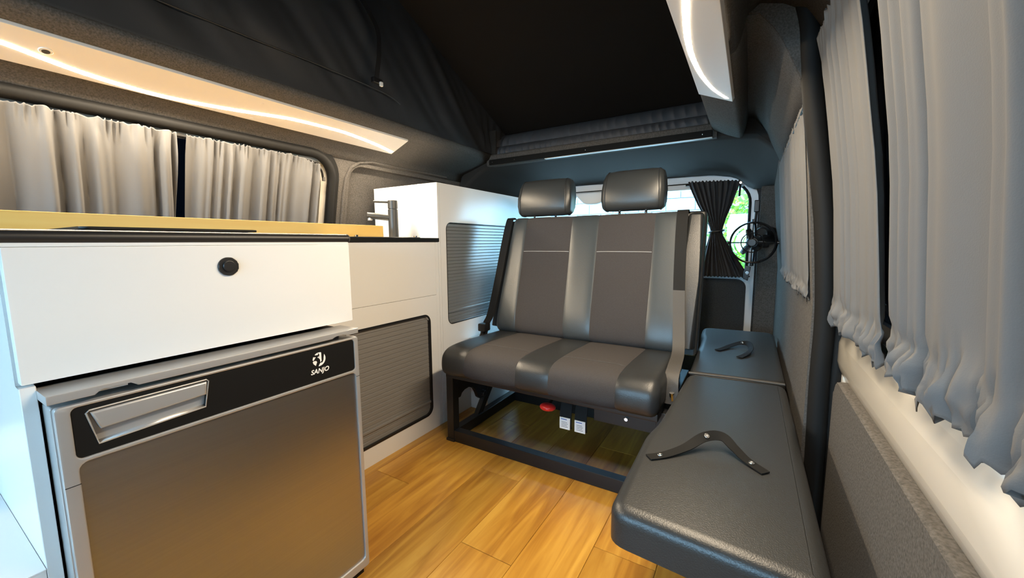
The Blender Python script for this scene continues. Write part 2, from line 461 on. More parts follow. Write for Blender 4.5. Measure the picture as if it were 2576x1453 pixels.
bm = new(); prism(bm, rrect(0.040, 0.142, 0.0, 1.215, 0.01), 'y', YR - 0.07, YR - 0.035, 0.01, 3)
obj('trim_2', bm, 'carpet', kind='structure')

# ------------------------------------------------------------------ front: cab bulkhead with windscreen
bm = new()
plate(bm, [(-1.80, 0), (0.22, 0), (0.22, 1.45), (-1.80, 1.45)], [rrect(-1.64, 0.08, 0.72, 1.34, 0.10)], 'y', -1.90, -1.85)
obj('wall_front', bm, 'carpet', kind='structure')

# ------------------------------------------------------------------ roof: shoulders, lips, headliner, roof board
def loft(bm, prof, y0, y1, n=2):
    grid(bm, [[(x, lerp(y0, y1, i / n), z) for i in range(n + 1)] for x, z in prof])
bm = new(); loft(bm, [(-1.45, 1.458), (-1.436, 1.456), (-1.434, 1.45), (-1.436, 1.44), (-1.446, 1.424), (-1.462, 1.415), (-1.60, 1.371), (-1.63, 1.362), (-1.655, 1.355), (-1.675, 1.34), (-1.688, 1.305)], -0.6, 2.15, 4)
o = obj('trim_3', bm, 'carpet', angle=75, solid=0.006, kind='structure'); o['label'] = 'felt covered roof shoulder on kitchen side'
rp = [(-0.17, 1.458), (-0.184, 1.456), (-0.186, 1.45), (-0.184, 1.44), (-0.178, 1.424), (-0.168, 1.414), (-0.075, 1.376), (-0.066, 1.374), (-0.058, 1.380), (-0.050, 1.40), (-0.038, 1.455)]
bm = new(); loft(bm, rp + [(-0.01, 1.475), (0.04, 1.46), (0.085, 1.43), (0.118, 1.38), (0.135, 1.32)], -0.6, 1.20, 4)
o = obj('trim_4', bm, 'carpet', angle=75, solid=0.006, kind='structure'); o['label'] = 'felt covered roof shoulder above sliding door'
bm = new(); loft(bm, rp + [(-0.01, 1.45), (0.022, 1.41), (0.04, 1.38), (0.075, 1.30), (0.10, 1.245)], 1.20, 2.15, 4)
o = obj('trim_5', bm, 'carpet', angle=75, solid=0.006, kind='structure'); o['label'] = 'felt covered roof shoulder above rear side window'
bm = new(); prism(bm, rrect(2.135, 2.20, 1.384, 1.452, 0.012, 4), 'x', -1.46, -0.16)
lipbeam = obj('trim_6', bm, 'carpet', kind='structure')
# headliner behind the roof opening
def head_z(x, t):
    zc = lerp(1.40, 1.308, t ** 0.8)
    e2 = max(0, (-1.42 - x) / 0.28)
    d0 = pw(x, [(-0.20, 0), (0.0, 0.015), (0.06, 0.07), (0.125, 0.13)])
    d1 = pw(x, [(-0.45, 0), (-0.22, 0.010), (-0.10, 0.034), (-0.05, 0.07), (-0.012, 0.108), (0.03, 0.112), (0.125, 0.104)])
    return zc - lerp(d0, d1, t) - 0.16 * (e2 ** 1.8) + 0.005 * math.sin(x * 5 + t * 2)
bm = new(); rows = []
for i in range(15):
    t = i / 14; y = lerp(2.15, 2.735, t)
    row = []
    for j in range(61):
        s = j / 60; x = lerp(-1.70, 0.125, s)
        row.append((x, y, head_z(x, t)))
    rows.append(row)
grid(bm, rows)
o = obj('ceiling_rear', bm, 'headliner', angle=80, solid=0.006, kind='structure')
for xa, xb in ((-1.80, -1.40), (-0.20, 0.20)):
    bm = new(); prism(bm, [(lerp(xa, xb, k / 12), head_z(lerp(xa, xb, k / 12), 0) - 0.002) for k in range(13)] + [(xb, 1.60), (xa, 1.60)], 'y', 2.150, 2.158); obj('end_closure', bm, 'headliner', o)
# closing face between door header and quarter trim, outer body skins
bm = new(); prism(bm, [(-0.05, 1.46), (-0.01, 1.45), (0.022, 1.41), (0.04, 1.38), (0.075, 1.30), (0.10, 1.245), (0.25, 1.245), (0.25, 1.60), (-0.05, 1.60)], 'y', 1.195, 1.205)
obj('trim_7', bm, 'carpet', kind='structure')
for nm, x0, x1, xr in (('wall_left_outer', -1.86, -1.845, (-1.86, -1.51)), ('wall_right_outer', 0.262, 0.275, (-0.12, 0.275))):
    bm = new(); plate(bm, [(-1.9, 1.30), (2.85, 1.30), (2.85, 1.62), (-1.9, 1.62)], [], 'x', x0, x1)
    sk_ = obj(nm, bm, 'bodywhite', kind='structure')
    bm = new(); box(bm, xr[0], xr[1], -0.62, 2.85, 1.60, 1.62); obj('roof_skin', bm, 'bodywhite', sk_)
bm = new(); box(bm, -1.45, -0.17, 2.36, 2.85, 1.60, 1.62); obj('ceiling_rear_skin', bm, 'bodywhite', kind='structure')
bm = new(); box(bm, -1.86, 0.275, YR + 0.005, YR + 0.02, 1.32, 1.62); obj('wall_rear_header', bm, 'bodywhite', kind='structure')
# pop-top roof board
zb = lambda y: 1.613 + (2.323 - y) * 0.426
bm = new()
vs = [bm.verts.new((x, y, zb(y) + d)) for d in (0, 0.03) for x, y in ((-1.46, 2.36), (-0.15, 2.36), (-0.15, -0.62), (-1.46, -0.62))]
for f in ((0, 1, 2, 3), (7, 6, 5, 4), (0, 4, 5, 1), (1, 5, 6, 2), (2, 6, 7, 3), (3, 7, 4, 0)): bm.faces.new([vs[i] for i in f])
obj('ceiling', bm, 'roofboard', kind='structure')
bm = new(); box(bm, -1.80, 0.22, -1.90, -0.58, 1.40, 1.44); obj('ceiling_cab', bm, 'carpet', kind='structure')

# ------------------------------------------------------------------ pop-top canvas
canvas = thing('pop_top_canvas', 'black wrinkled canvas walls of the raised pop-top roof', 'canvas', (-0.8, 0.9, 1.45))
def fold(y, z):
    q = y * 0.80 + z * 0.75            # folds run diagonally down to the rear
    n1 = noise.noise((y * 1.6, z * 1.6, 3.1)); n2 = noise.noise((q * 9.0, (y - z) * 0.9, 7.7)); n3 = noise.noise((q * 20.0, (y - z) * 1.5, 1.3))
    return 0.020 * n1 + 0.026 * n2 * (0.5 + n1) + 0.009 * n3
bm = new(); rows = []
NY, NZ = 150, 46
for i in range(NY + 1):
    y = lerp(-0.6, 2.35, i / NY); z0 = 1.445; z1 = zb(y) + 0.01; row = []
    for j in range(NZ + 1):
        t = j / NZ; z = lerp(z0, z1, t)
        env = min(1, t * 5) * min(1, (1 - t) * 6 + 0.1)
        sag = 0.03 * math.sin(t * PI)
        crump = 0.0
        if y > 2.0:
            k = (y - 2.0) / 0.3
            crump = k * 0.018 * math.sin(y * 95 + z * 20) * math.sin(t * PI)
        row.append((-1.437 - sag * 0.4 + env * fold(y, z) + crump, y, z))
    rows.append(row)
grid(bm, rows); obj('canvas_side', bm, 'canvas', canvas, angle=80, solid=0.002)
bm = new(); rows = []
for i in range(61):
    y = lerp(-0.6, 2.35, i / 60); row = []
    for j in range(17):
        t = j / 16; z = lerp(1.445, zb(y) + 0.01, t)
        row.append((-0.182 + 0.6 * fold(y + 5, z) * math.sin(t * PI), y, z))
    rows.append(row)
grid(bm, rows); obj('canvas_side', bm, 'canvas', canvas, angle=80, solid=0.002)
bm = new(); rows = []
for i in range(25):
    x = lerp(-1.44, -0.18, i / 24); row = []
    for j in range(9):
        t = j / 8; row.append((x, -0.6 + 0.02 * math.sin(x * 14 + t * 3), lerp(1.43, zb(-0.6), t)))
    rows.append(row)
grid(bm, rows); obj('canvas_front', bm, 'canvas', canvas, angle=80, solid=0.002)
# gathered tiers at the rear hinge
for (ya, za, yb, zb_, ph, fr, nm) in ((2.165, 1.447, 2.225, 1.515, 0.0, 150, 'gathered_canvas'), (2.225, 1.512, 2.325, 1.612, 2.0, 110, 'gathered_canvas')):
    bm = new(); rows = []
    for j in range(15):
        t = j / 14; row = []
        for i in range(421):
            s = i / 420; x = lerp(-1.485, -0.14, s)
            ang = fr * x + ph + 3.2 * t + 1.4 * noise.noise((x * 5, 1.7 + ph, 0)) * 4
            a = 0.022 * (abs(math.sin(ang * 0.5)) - 0.5) * (0.6 + 0.6 * abs(noise.noise((x * 4, ph, 2)))) * math.sin(t * PI * 0.9 + 0.15)
            bul = -0.022 * math.sin(t * PI)
            row.append((x, lerp(ya, yb, t) + bul + a, lerp(za, zb_, t) + a * 0.35))
        rows.append(row)
    grid(bm, rows); obj(nm, bm, 'ruffle', canvas, angle=80, solid=0.002)
bm = new(); tube(bm, smoothpath([(-1.425, 0.494, 1.566), (-1.418, 0.75, 1.563), (-1.418, 1.0, 1.566), (-1.425, 1.287, 1.563), (-1.422, 1.38, 1.540)], 10), 0.0022, 5)
obj('stitched_seam', bm, 'canvas', canvas)

bm = new()
strap = thing('canvas_strap', 'thin black webbing strap with buckle hanging on roof canvas', 'strap', (-1.40, 1.256, 1.604))
ribbon(bm, smoothpath([(-1.40, 1.06, 1.94), (-1.39, 1.16, 1.87), (-1.38, 1.222, 1.79), (-1.376, 1.225, 1.70), (-1.378, 1.208, 1.585)], 8), (0.002, 0.010, 0.002), 0.003)
obj('webbing', bm, 'black', strap)
bm = new(); box(bm, -1.388, -1.368, 1.185, 1.232, 1.566, 1.588, 0.003); obj('buckle', bm, 'blackpl', strap)
bm = new(); box(bm, -1.370, -1.358, 1.212, 1.226, 1.556, 1.574, 0.003); obj('buckle_tip', bm, 'print_white', strap)

bm = new(); box(bm, -1.435, -0.178, 2.122, 2.137, 1.386, 1.418, 0.003)
rail = thing('roof_rail', 'black metal rail with bright lower edge across rear of roof opening', 'rail', (-0.8, 2.13, 1.402))
obj('rail_bar', bm, 'strapmat', rail)
bm = new(); box(bm, -1.05, -0.178, 2.126, 2.150, 1.3825, 1.386, 0.0005); obj('bright_edge', bm, 'silver', rail)
bm = new()
scr_me = None
for x in (-1.41, -1.25, -0.80, -0.22):
    if scr_me is None:
        cyl(bm, (0, 0, 0), (0, -1, 0), 0.0028, 0.0015, 10, 0.0005)
        o = obj('screw', bm, 'chrome', rail); scr_me = o.data
        o.location = Vector((x, 2.122, 1.402)) - OFF[rail.name] ; 
        for v in scr_me.vertices: v.co += OFF[rail.name]
    else:
        o = bpy.data.objects.new('screw', scr_me); COL.objects.link(o); o.parent = rail
        o.location = Vector((x, 2.122, 1.402)) - OFF[rail.name]

# ------------------------------------------------------------------ light boards
def light_board(label, a, b, y0, e0, e1, led, caps, switch=None):
    A, Bv = Vector((a[0], 0, a[1])), Vector((b[0], 0, b[1]))
    n = (Bv - A).cross(Vector((0, 1, 0))).normalized()
    if n.z > 0: n = -n
    P = lambda u, y, h=0: A.lerp(Bv, u) + Vector((0, y, 0)) + n * h
    t = thing('light_board', label, 'light', P(0.5, (y0 + e0) / 2, 0.0), 'curved strip light boards on the roof shoulders')
    bm = new()
    pts = [P(0, y0), P(1, y0), P(1, e1), P(0, e0)]
    lo = [bm.verts.new(p) for p in pts]; hi = [bm.verts.new(p - n * 0.013) for p in pts]
    fs = [bm.faces.new(lo), bm.faces.new(hi[::-1])] + [bm.faces.new([lo[i], hi[i], hi[(i + 1) % 4], lo[(i + 1) % 4]]) for i in range(4)]
    bmesh.ops.bevel(bm, geom=list(fs[0].edges), offset=0.002, segments=2, profile=0.5, affect='EDGES')
    obj('board', bm, 'panelwhite', t)
    bm = new()
    pth = smoothpath([P(u, y, 0.0) for u, y in led], 8)
    rows = []
    for i, q in enumerate(pth):          # shallow domed diffuser set into the board
        tg = (pth[min(i + 1, len(pth) - 1)] - pth[max(i - 1, 0)]).normalized(); sd = tg.cross(n).normalized()
        rows.append([q + sd * 0.0078 * math.cos(a) + n * (0.0002 + 0.0003 * math.sin(a)) for a in [PI * k / 6 for k in range(7)]])
    grid(bm, rows)
    obj('led_strip', bm, 'led', t)
    for u, y in caps:
        bm = new(); cyl(bm, P(u, y, 0), n, 0.006, 0.0008, 20, 0.0003); obj('screw_cap', bm, 'panelwhite', t)
    if switch:
        c = P(*switch); bm = new(); cyl(bm, c, n, 0.0125, 0.003, 28, 0.001)
        s = obj('touch_switch', bm, 'print_white', t)
        bm = new(); cyl(bm, c + n * 0.0028, n, 0.0075, 0.0012, 24); obj('switch_centre', bm, 'belt_lt', s)
    return t
_LEDL = [(0.15, -0.33), (0.12, -0.15), (0.25, 0.05), (0.509, 0.232), (0.64, 0.296), (0.775, 0.368), (0.864, 0.449), (0.905, 0.541), (0.845, 0.641), (0.724, 0.753), (0.553, 0.877), (0.487, 0.949), (0.455, 1.12), (0.527, 1.227), (0.674, 1.355), (0.868, 1.468)]
_LEDR = [(0.88, 0.44), (0.84, 0.54), (0.70, 0.68), (0.50, 0.83), (0.392, 0.918), (0.29, 1.005), (0.195, 1.11), (0.175, 1.222), (0.274, 1.352), (0.508, 1.461), (0.839, 1.526)]
light_board('long white ceiling light board above the kitchen curtains', (-1.468, 1.400), (-1.603, 1.356), -0.36, 1.467, 1.480, _LEDL, [(0.217, 0.799), (0.924, 0.807)], (0.413, 0.301))
light_board('white ceiling light board above the side bench', (-0.178, 1.400), (-0.074, 1.358), 0.36, 1.547, 1.552, _LEDR, [(0.2, 0.6)])

# ------------------------------------------------------------------ curtains
def fold_fn(seed, lam):
    r = random.Random(seed); ph = [r.uniform(0, 6.28) for _ in range(6)]
    def f(s):
        w_ = s + 0.35 * lam * math.sin(s / lam * 1.7 + ph[0]) + 0.2 * lam * math.sin(s / lam * 0.9 + ph[1])
        a_ = 2.4 * (1 - abs(math.sin(PI * w_ / lam + ph[2])) ** 0.9 * 1.0) - 1.0
        return -a_ * (0.7 + 0.3 * math.sin(s / lam * 1.3 + ph[3])) + 0.22 * math.sin(2 * PI * w_ / lam * 2.15 + ph[4])
    return f

def curtain(t, y0, y1, ztop, zbot, xf, sgn, amp, lam, seed, mtl='curtain', head=0.022, hem=0.05, res=0.0033, lean0=0.0, lean1=0.0, name='cloth', topcurve=None, hemamp=0.3):
    """cloth hanging along y at x = xf(z); sgn = direction into the room"""
    L = y1 - y0; n = int(L / res); f = fold_fn(seed, lam); g = fold_fn(seed + 50, lam * 0.36); hq = fold_fn(seed + 90, lam * 0.27)
    zt = lambda y: ztop if topcurve is None else topcurve(y)
    rows = []
    vs_ = [0, .012, .025, .04, .06, .09, .14, .2, .3, .4, .5, .6, .7, .78, .84, .875, .895, .91, .922, .934, .945, .955, .965, .975, .985, .993, 1.0]
    for v in vs_:
        row = []
        for i in range(n + 1):
            s = i / n
            y = lerp(y0, y1, s) + lerp(lean0, lean1, s) * v
            st = s * L
            zz = lerp(zt(y), zbot, v)
            dist_top = (zt(y) - zz); dist_bot = zz - zbot
            a = amp * min(1, 0.35 + dist_top / 0.12)
            d = a * f(st * (1 + 0.004 * math.sin(v * 4)) + 0.10 * lam * math.sin(v * 3 + seed))
            tg = max(0, 1 - dist_top / 0.07)
            d += amp * 0.45 * tg * g(st)
            if dist_top < head:                       # heading above the rod
                zz += 0.004 * g(st + 0.01)
            if hem:
                if dist_bot < hem * 1.6:
                    k = 1 - dist_bot / (hem * 1.6)
                    pinch = math.exp(-((dist_bot - hem) / (hem * 0.28)) ** 2)
                    d = d * (1 - 0.45 * pinch) + amp * hemamp * hq(st) * k
                    d += 0.010 * k * noise.noise((st * 45, zz * 38, seed)) + 0.006 * k * noise.noise((st * 110, zz * 70, seed + 3))
                    d += hem * 0.08 * math.sin(min(1, dist_bot / hem) * PI)
                    zz += (1 - dist_bot / (hem * 1.6)) * 0.008 * hq(st + 0.3)
            row.append((xf(zz) + sgn * (d + amp), y, zz))
        rows.append(row)
    bm = new(); grid(bm, rows)
    return obj(name, bm, mtl, t, angle=80, solid=0.0012)

def rod(t, pts, r=0.004, m='blackpl', name='curtain_wire'):
    bm = new(); tube(bm, pts, r, 8); return obj(name, bm, m, t)

lcx = lambda z: lx(z) + 0.002
t = thing('window_curtain', 'leftmost grey pleated curtain on the kitchen window above the wooden board', 'curtain', (-1.70, 0.2, 0.95), 'kitchen window curtains')
curtain(t, -0.55, 0.605, 1.276, 0.945, lcx, 1, 0.021, 0.066, 3, hem=0.03)
t = thing('window_curtain', 'grey pleated curtain between dark gap and rounded window corner', 'curtain', (-1.70, 0.87, 0.95), 'kitchen window curtains')
curtain(t, 0.632, 1.125, 1.276, 0.945, lcx, 1, 0.017, 0.054, 11, hem=0.03, topcurve=lambda y: 1.276 - max(0, y - 1.02) * 0.20)
t = thing('curtain_rod', 'black curtain rod under the kitchen window seal', 'rod', (-1.69, 0.3, 1.27))
rod(t, smoothpath([(lcx(1.27) + 0.001, -0.6, 1.272), (lcx(1.27) + 0.001, 0.5, 1.272), (lcx(1.27) + 0.001, 1.06, 1.270), (lcx(1.22) + 0.012, 1.135, 1.245), (lcx(1.2) + 0.008, 1.155, 1.205)], 6), 0.005, name='rod')
bm = new(); cyl(bm, (lcx(1.2) + 0.008, 1.158, 1.19), (0, 0, 1), 0.007, 0.018, 12, 0.002); obj('rod_end', bm, 'belt_lt', t)

dcx = lambda z: dx(z) - 0.006
t = thing('window_curtain', 'grey sliding door curtain nearest the black pillar seal', 'curtain', (0.17, 0.97, 0.70), 'sliding door curtains')
curtain(t, 0.800, 1.165, 1.345, 0.714, dcx, -1, 0.011, 0.060, 21, hem=0.045, hemamp=1.1, lean0=-0.03, lean1=0.015)
t = thing('window_curtain', 'wide grey sliding door curtain closest to camera at right edge', 'curtain', (0.17, 0.25, 0.70), 'sliding door curtains')
curtain(t, -0.45, 0.725, 1.345, 0.722, dcx, -1, 0.0115, 0.066, 34, hem=0.05, hemamp=1.1, lean0=0, lean1=0.0)
t = thing('curtain_rod', 'black curtain wire above the sliding door curtains', 'rod', (0.11, 0.4, 1.33))
rod(t, [(dcx(1.33) + 0.002, -0.5, 1.33), (dcx(1.33) + 0.002, 1.18, 1.33)], 0.004, name='rod')

fcx = lambda z: qx(z) - 0.001
t = thing('window_curtain', 'small grey curtain on rear side window beside the fan', 'curtain', (0.11, 1.7, 0.75))
curtain(t, 1.245, 2.14, 1.235, 0.752, fcx, -1, 0.0045, 0.055, 44, hem=0.035, hemamp=0.6)
rod(t, [(fcx(1.222) - 0.004, 1.23, 1.222), (fcx(1.222) - 0.004, 2.16, 1.222)], 0.003)

# tied curtain on the rear window
t = thing('tied_curtain', 'charcoal curtain tied at its waist on the rear window', 'curtain', (-0.17, 2.70, 0.69))
bm = new(); rows = []
edges = [(1.262, -0.345, -0.068), (1.20, -0.322, -0.078), (1.12, -0.285, -0.100), (1.04, -0.240, -0.128), (0.985, -0.214, -0.142), (0.962, -0.208, -0.146),
         (0.935, -0.213, -0.140), (0.88, -0.226, -0.108), (0.80, -0.243, -0.060), (0.73, -0.256, -0.016), (0.690, -0.262, 0.004)]
zs = [lerp(1.262, 0.690, k / 50) for k in range(51)]
el = sorted([(a, b) for a, b, c in edges]); er = sorted([(a, c) for a, b, c in edges])
for z in zs:
    xl, xr = pw(z, el), pw(z, er); row = []
    kk = min(1, abs(z - 0.962) / 0.12)
    for i in range(121):
        s = i / 120
        d = (0.004 + 0.007 * kk) * math.sin(s * 2 * PI * 9 + 1.5 * math.sin(s * 5)) + 0.003 * math.sin(s * 2 * PI * 19)
        if z > 1.24: d += 0.004 * math.sin(s * 130)
        row.append((lerp(xl, xr, s), 2.685 - 0.012 * math.sin(s * PI) + d, z + (0.004 * math.sin(s * 90) if z > 1.25 or z < 0.70 else 0) - (0.012 * s if z > 1.2 else 0)))
    rows.append(row)
grid(bm, rows); obj('cloth', bm, 'curtain_dk', t, angle=80, solid=0.0015)
bm = new(); tube(bm, [(-0.176 + 0.040 * math.cos(a * PI / 10), 2.685 + 0.024 * math.sin(a * PI / 10), 0.960 + 0.006 * math.cos(a * PI / 10)) for a in range(20)], 0.0065, 8, closed=True)
obj('tieback', bm, 'black', t)
rod(t, [(-0.36, 2.70, 1.245), (-0.10, 2.70, 1.240), (-0.066, 2.695, 1.225), (-0.068, 2.69, 1.16)], 0.006)
bm = new(); cyl(bm, (-0.064, 2.672, 1.235), (0, -1, 0), 0.008, 0.006, 14, 0.002); obj('end_knob', bm, 'chrome', t)
rod(t, [(-0.30, 2.70, 0.694), (0.01, 2.70, 0.694)], 0.004)

# ------------------------------------------------------------------ kitchen: fridge unit
unit = thing('fridge_cabinet', 'white cabinet housing the fridge below a wide drop-down flap', 'cabinet', (-1.30, 0.39, 0))
bm = new(); prism(bm, [(-1.74, 0), (-0.905, 0), (-0.905, 0.6925), (-0.928, 0.6925), (-0.928, 0.9045), (-1.74, 0.9045)], 'y', 0.106, 0.1225, 0.0008, 1); obj('side_panel', bm, 'white', unit)
bm = new(); box(bm, -1.74, -1.02, 0.662, 0.676, 0.0, 0.9045, 0.001, 1); obj('side_panel', bm, 'white', unit)
bm = new(); box(bm, -1.74, -1.60, 0.1225, 0.662, 0.0, 0.9045); obj('back_panel', bm, 'white', unit)
bm = new(); box(bm, -1.60, -0.93, 0.1225, 0.662, 0.703, 0.72); obj('shelf', bm, 'fascia', unit)
bm = new(); box(bm, -0.926, -0.905, 0.109, 0.676, 0.6965, 0.899, 0.0012, 2)
flap = obj('flap_door', bm, 'white', unit)
bm = new(); cyl(bm, (-0.905, 0.391, 0.857), (1, 0, 0), 0.0185, 0.004, 36, 0.0015); k = obj('push_button', bm, 'blackpl', flap)
bm = new(); cyl(bm, (-0.901, 0.391, 0.858), (1, 0, 0), 0.0115, 0.004, 32, 0.002)
kb = obj('button_cap', bm, 'blackpl', flap)

# ------------------------------------------------------------------ fridge
fr = thing('fridge', 'silver compressor fridge with black fascia and recessed pull handle', 'fridge', (-1.10, 0.39, 0))
bm = new(); box(bm, -1.50, -0.915, 0.130, 0.640, 0.02, 0.684, 0.003); obj('cabinet_body', bm, 'fascia', fr)
def trim_pts():
    return [(0.122, 0.6860), (0.651, 0.6860), (0.651, 0.673), (0.615, 0.673), (0.605, 0.679), (0.588, 0.679), (0.578, 0.672),
            (0.222, 0.672), (0.214, 0.681), (0.180, 0.681), (0.172, 0.672), (0.122, 0.672)]
bm = new(); prism(bm, trim_pts(), 'x', -0.925, -0.852, 0.0018, 2); obj('top_trim', bm, 'silver', fr)
bm = new(); box(bm, -0.90, -0.862, 0.176, 0.212, 0.674, 0.6805); obj('hinge_plate', bm, 'white_metal', fr)
# door
bm = new(); prism(bm, rrect(0.126, 0.651, 0.020, 0.664, 0.004, 3), 'x', -0.912, -0.866, 0.002)
dr = obj('door', bm, 'silver', fr)
bm = new()   # raised frame of the door front
plate(bm, rrect(0.128, 0.651, 0.022, 0.664, 0.006, 4), [rrect(0.1445, 0.6385, 0.5785, 0.6585, 0.008, 4), rrect(0.1455, 0.6400, 0.045, 0.5715, 0.012, 4)], 'x', -0.866, -0.8555)
bmesh.ops.recalc_face_normals(bm, faces=bm.faces[:])
fe = [e for e in bm.edges if len(e.link_faces) == 2 and e.calc_face_angle(0) > 1.2 and all(abs(v.co.x + 0.8555) < 1e-5 for v in e.verts)]
bmesh.ops.bevel(bm, geom=fe, offset=0.0022, segments=2, profile=0.5, affect='EDGES')
obj('door_frame', bm, 'silver', dr)
bm = new()   # fascia with the hole of the handle recess
HR = [(0.170, 0.5935), (0.3125, 0.6005), (0.3205, 0.6475), (0.3175, 0.651), (0.164, 0.6495), (0.160, 0.646)]
plate(bm, rrect(0.145, 0.638, 0.579, 0.658, 0.007, 4), [HR], 'x', -0.866, -0.8575)
obj('fascia_panel', bm, 'fascia', dr)
bm = new(); prism(bm, rrect(0.146, 0.6395, 0.0455, 0.571, 0.012, 5), 'x', -0.866, -0.8605, 0.0015); obj('steel_skin', bm, 'brushed', dr)
bm = new(); box(bm, -0.8558, -0.8550, 0.1285, 0.1455, 0.5395, 0.5405); obj('frame_joint', bm, 'fascia', dr)
bm = new(); box(bm, -0.8558, -0.8550, 0.640, 0.6505, 0.5595, 0.5605); obj('frame_joint', bm, 'fascia', dr)
bm = new(); tube(bm, [(-0.8572, a, b) for a, b in HR], 0.0014, 8, closed=True); obj('handle_rim', bm, 'silver', dr)
bm = new()   # scooped recess behind the handle
rows = []
for (z, x) in [(0.652, -0.872), (0.64, -0.885), (0.622, -0.889), (0.610, -0.884), (0.601, -0.872), (0.5965, -0.8575)]:
    k = (0.652 - z) / 0.058
    rows.append([(x, lerp(0.160, 0.170, k), z - 0.003 * k), (x, lerp(0.320, 0.3125, k), z + 0.0035 * k)])
grid(bm, rows)
obj('handle_recess', bm, 'silver', dr, solid=0.001)
bm = new()
vs = [(0.1640, 0.6465), (0.3175, 0.6475), (0.3150, 0.6235), (0.1735, 0.6165)]
prism(bm, vs, 'x', -0.874, -0.8535, 0.0035, 3); obj('handle', bm, 'silver', dr)
# logo on the fascia
def text_mesh(name, s, size, y, z, x, material, parent, shear=0.25, bold=0.0):
    cu = bpy.data.curves.new('t', 'FONT'); cu.body = s; cu.size = size; cu.shear = shear; cu.offset = bold; cu.extrude = 0.0
    cu.align_x = 'CENTER'; cu.resolution_u = 3
    to = bpy.data.objects.new('t', cu); COL.objects.link(to)
    dg = bpy.context.evaluated_depsgraph_get(); me0 = to.evaluated_get(dg).to_mesh()
    bm = new(); bm.from_mesh(me0)
    to.evaluated_get(dg).to_mesh_clear(); bpy.data.objects.remove(to); bpy.data.curves.remove(cu)
    for v in bm.verts: v.co = Vector((x, y + v.co.x, z + v.co.y))
    return obj(name, bm, material, parent, smooth=False)
text_mesh('brand_lettering', 'SANJO', 0.0155, 0.543, 0.5985, -0.8571, 'print_white', dr, 0.22, 0.0004)
cy_, cz_, R_ = 0.5425, 0.6310, 0.0165
def lp2(pts): return [(cy_ + a * R_ / 10, cz_ + b * R_ / 10) for a, b in pts]
def circ(a0, a1, n=14): return [(10 * math.cos(math.radians(lerp(a0, a1, k / n))), 10 * math.sin(math.radians(lerp(a0, a1, k / n)))) for k in range(n + 1)]
emb = [circ(128, 68, 8) + [(3.8, -3.0), (1.8, -4.8), (1.4, -0.8), (-0.4, 2.0), (-2.4, 3.0), (1.0, 6.6), (-5.5, 7.0)],
       [(-8.7, 5.0), (-4.7, 4.2), (-8.4, -0.3), (-9.9, 0.9)],
       [(-8.4, -0.9), (-4.4, -1.3), (-3.2, -3.3), (-5.4, -8.4), (-8.6, -5.0), (-9.7, -2.2)],
       circ(36, -98, 18) + [(0.6, -6.8), (1.8, -5.6), (5.0, -5.7), (6.8, -2.3), (7.2, 1.5)]]
for k_, poly in enumerate(emb):
    bm = new(); vv = [bm.verts.new((-0.8571, *q)) for q in lp2(poly)]
    f = bm.faces.new(vv); bmesh.ops.triangulate(bm, faces=[f]); obj('emblem', bm, 'print_white', dr, smooth=False)
bm = new(); box(bm, -0.905, -0.868, 0.14, 0.64, 0.0, 0.02); obj('foot_plinth', bm, 'fascia', fr)

# ------------------------------------------------------------------ low unit in front of the kitchen
bm = new(); box(bm, -1.74, -0.905, -0.60, 0.1055, 0.0, 0.404, 0.001)
lowu = thing('base_box', 'low white base box in front of the fridge cabinet', 'cabinet', (-1.3, -0.25, 0))
obj('carcass', bm, 'white', lowu)
bm = new(); box(bm, -1.74, -0.903, -0.60, 0.1055, 0.404, 0.4065, 0.0006); obj('lid', bm, 'white', lowu)

# ------------------------------------------------------------------ tambour cabinets
def tambour(parent, x, y0, y1, z0, z1, pitch, material, r, rail_z, trimw=0.006):
    bm = new()
    plate(bm, rrect(y0 - trimw, y1 + trimw, z0 - trimw, z1 + trimw, r + trimw, 8), [rrect(y0, y1, z0, z1, r, 8)], 'x', x - 0.016, x + 0.0015)
    fr_ = obj('opening_trim', bm, 'blackpl', parent)
    bm = new()
    h = pitch
    # one slat: shallow bevelled bar with a raised lower lip
    prof = [(x - 0.016, 0.0), (x - 0.0105, 0.0), (x - 0.0098, 0.0012), (x - 0.0098, h * 0.84), (x - 0.0112, h * 0.93), (x - 0.0125, h * 0.96), (x - 0.016, h * 0.96)]
    vs0 = [(a, b) for a, b in prof]
    lo = [bm.verts.new((a, y0 - 0.004, b)) for a, b in vs0]; hi = [bm.verts.new((a, y1 + 0.004, b)) for a, b in vs0]
    bm.faces.new(lo); bm.faces.new(hi[::-1])
    for i in range(len(lo)): bm.faces.new([lo[i], hi[i], hi[(i + 1) % len(lo)], lo[(i + 1) % len(lo)]])
    off = OFF[parent.name]
    first = obj('slat', bm, material, parent, angle=20)
    n = int((z1 - z0) / h)
    for i in range(n + 1):
        o = first if i == 0 else bpy.data.objects.new('slat', first.data)
        if i: COL.objects.link(o); o.parent = parent
        o.location = (0, 0, z0 + i * h - 0.002)
    bm = new(); box(bm, x - 0.012, x - 0.004, y0 - 0.003, y1 + 0.003, rail_z, rail_z + 0.013, 0.003, 3); obj('grip_rail', bm, material, parent)

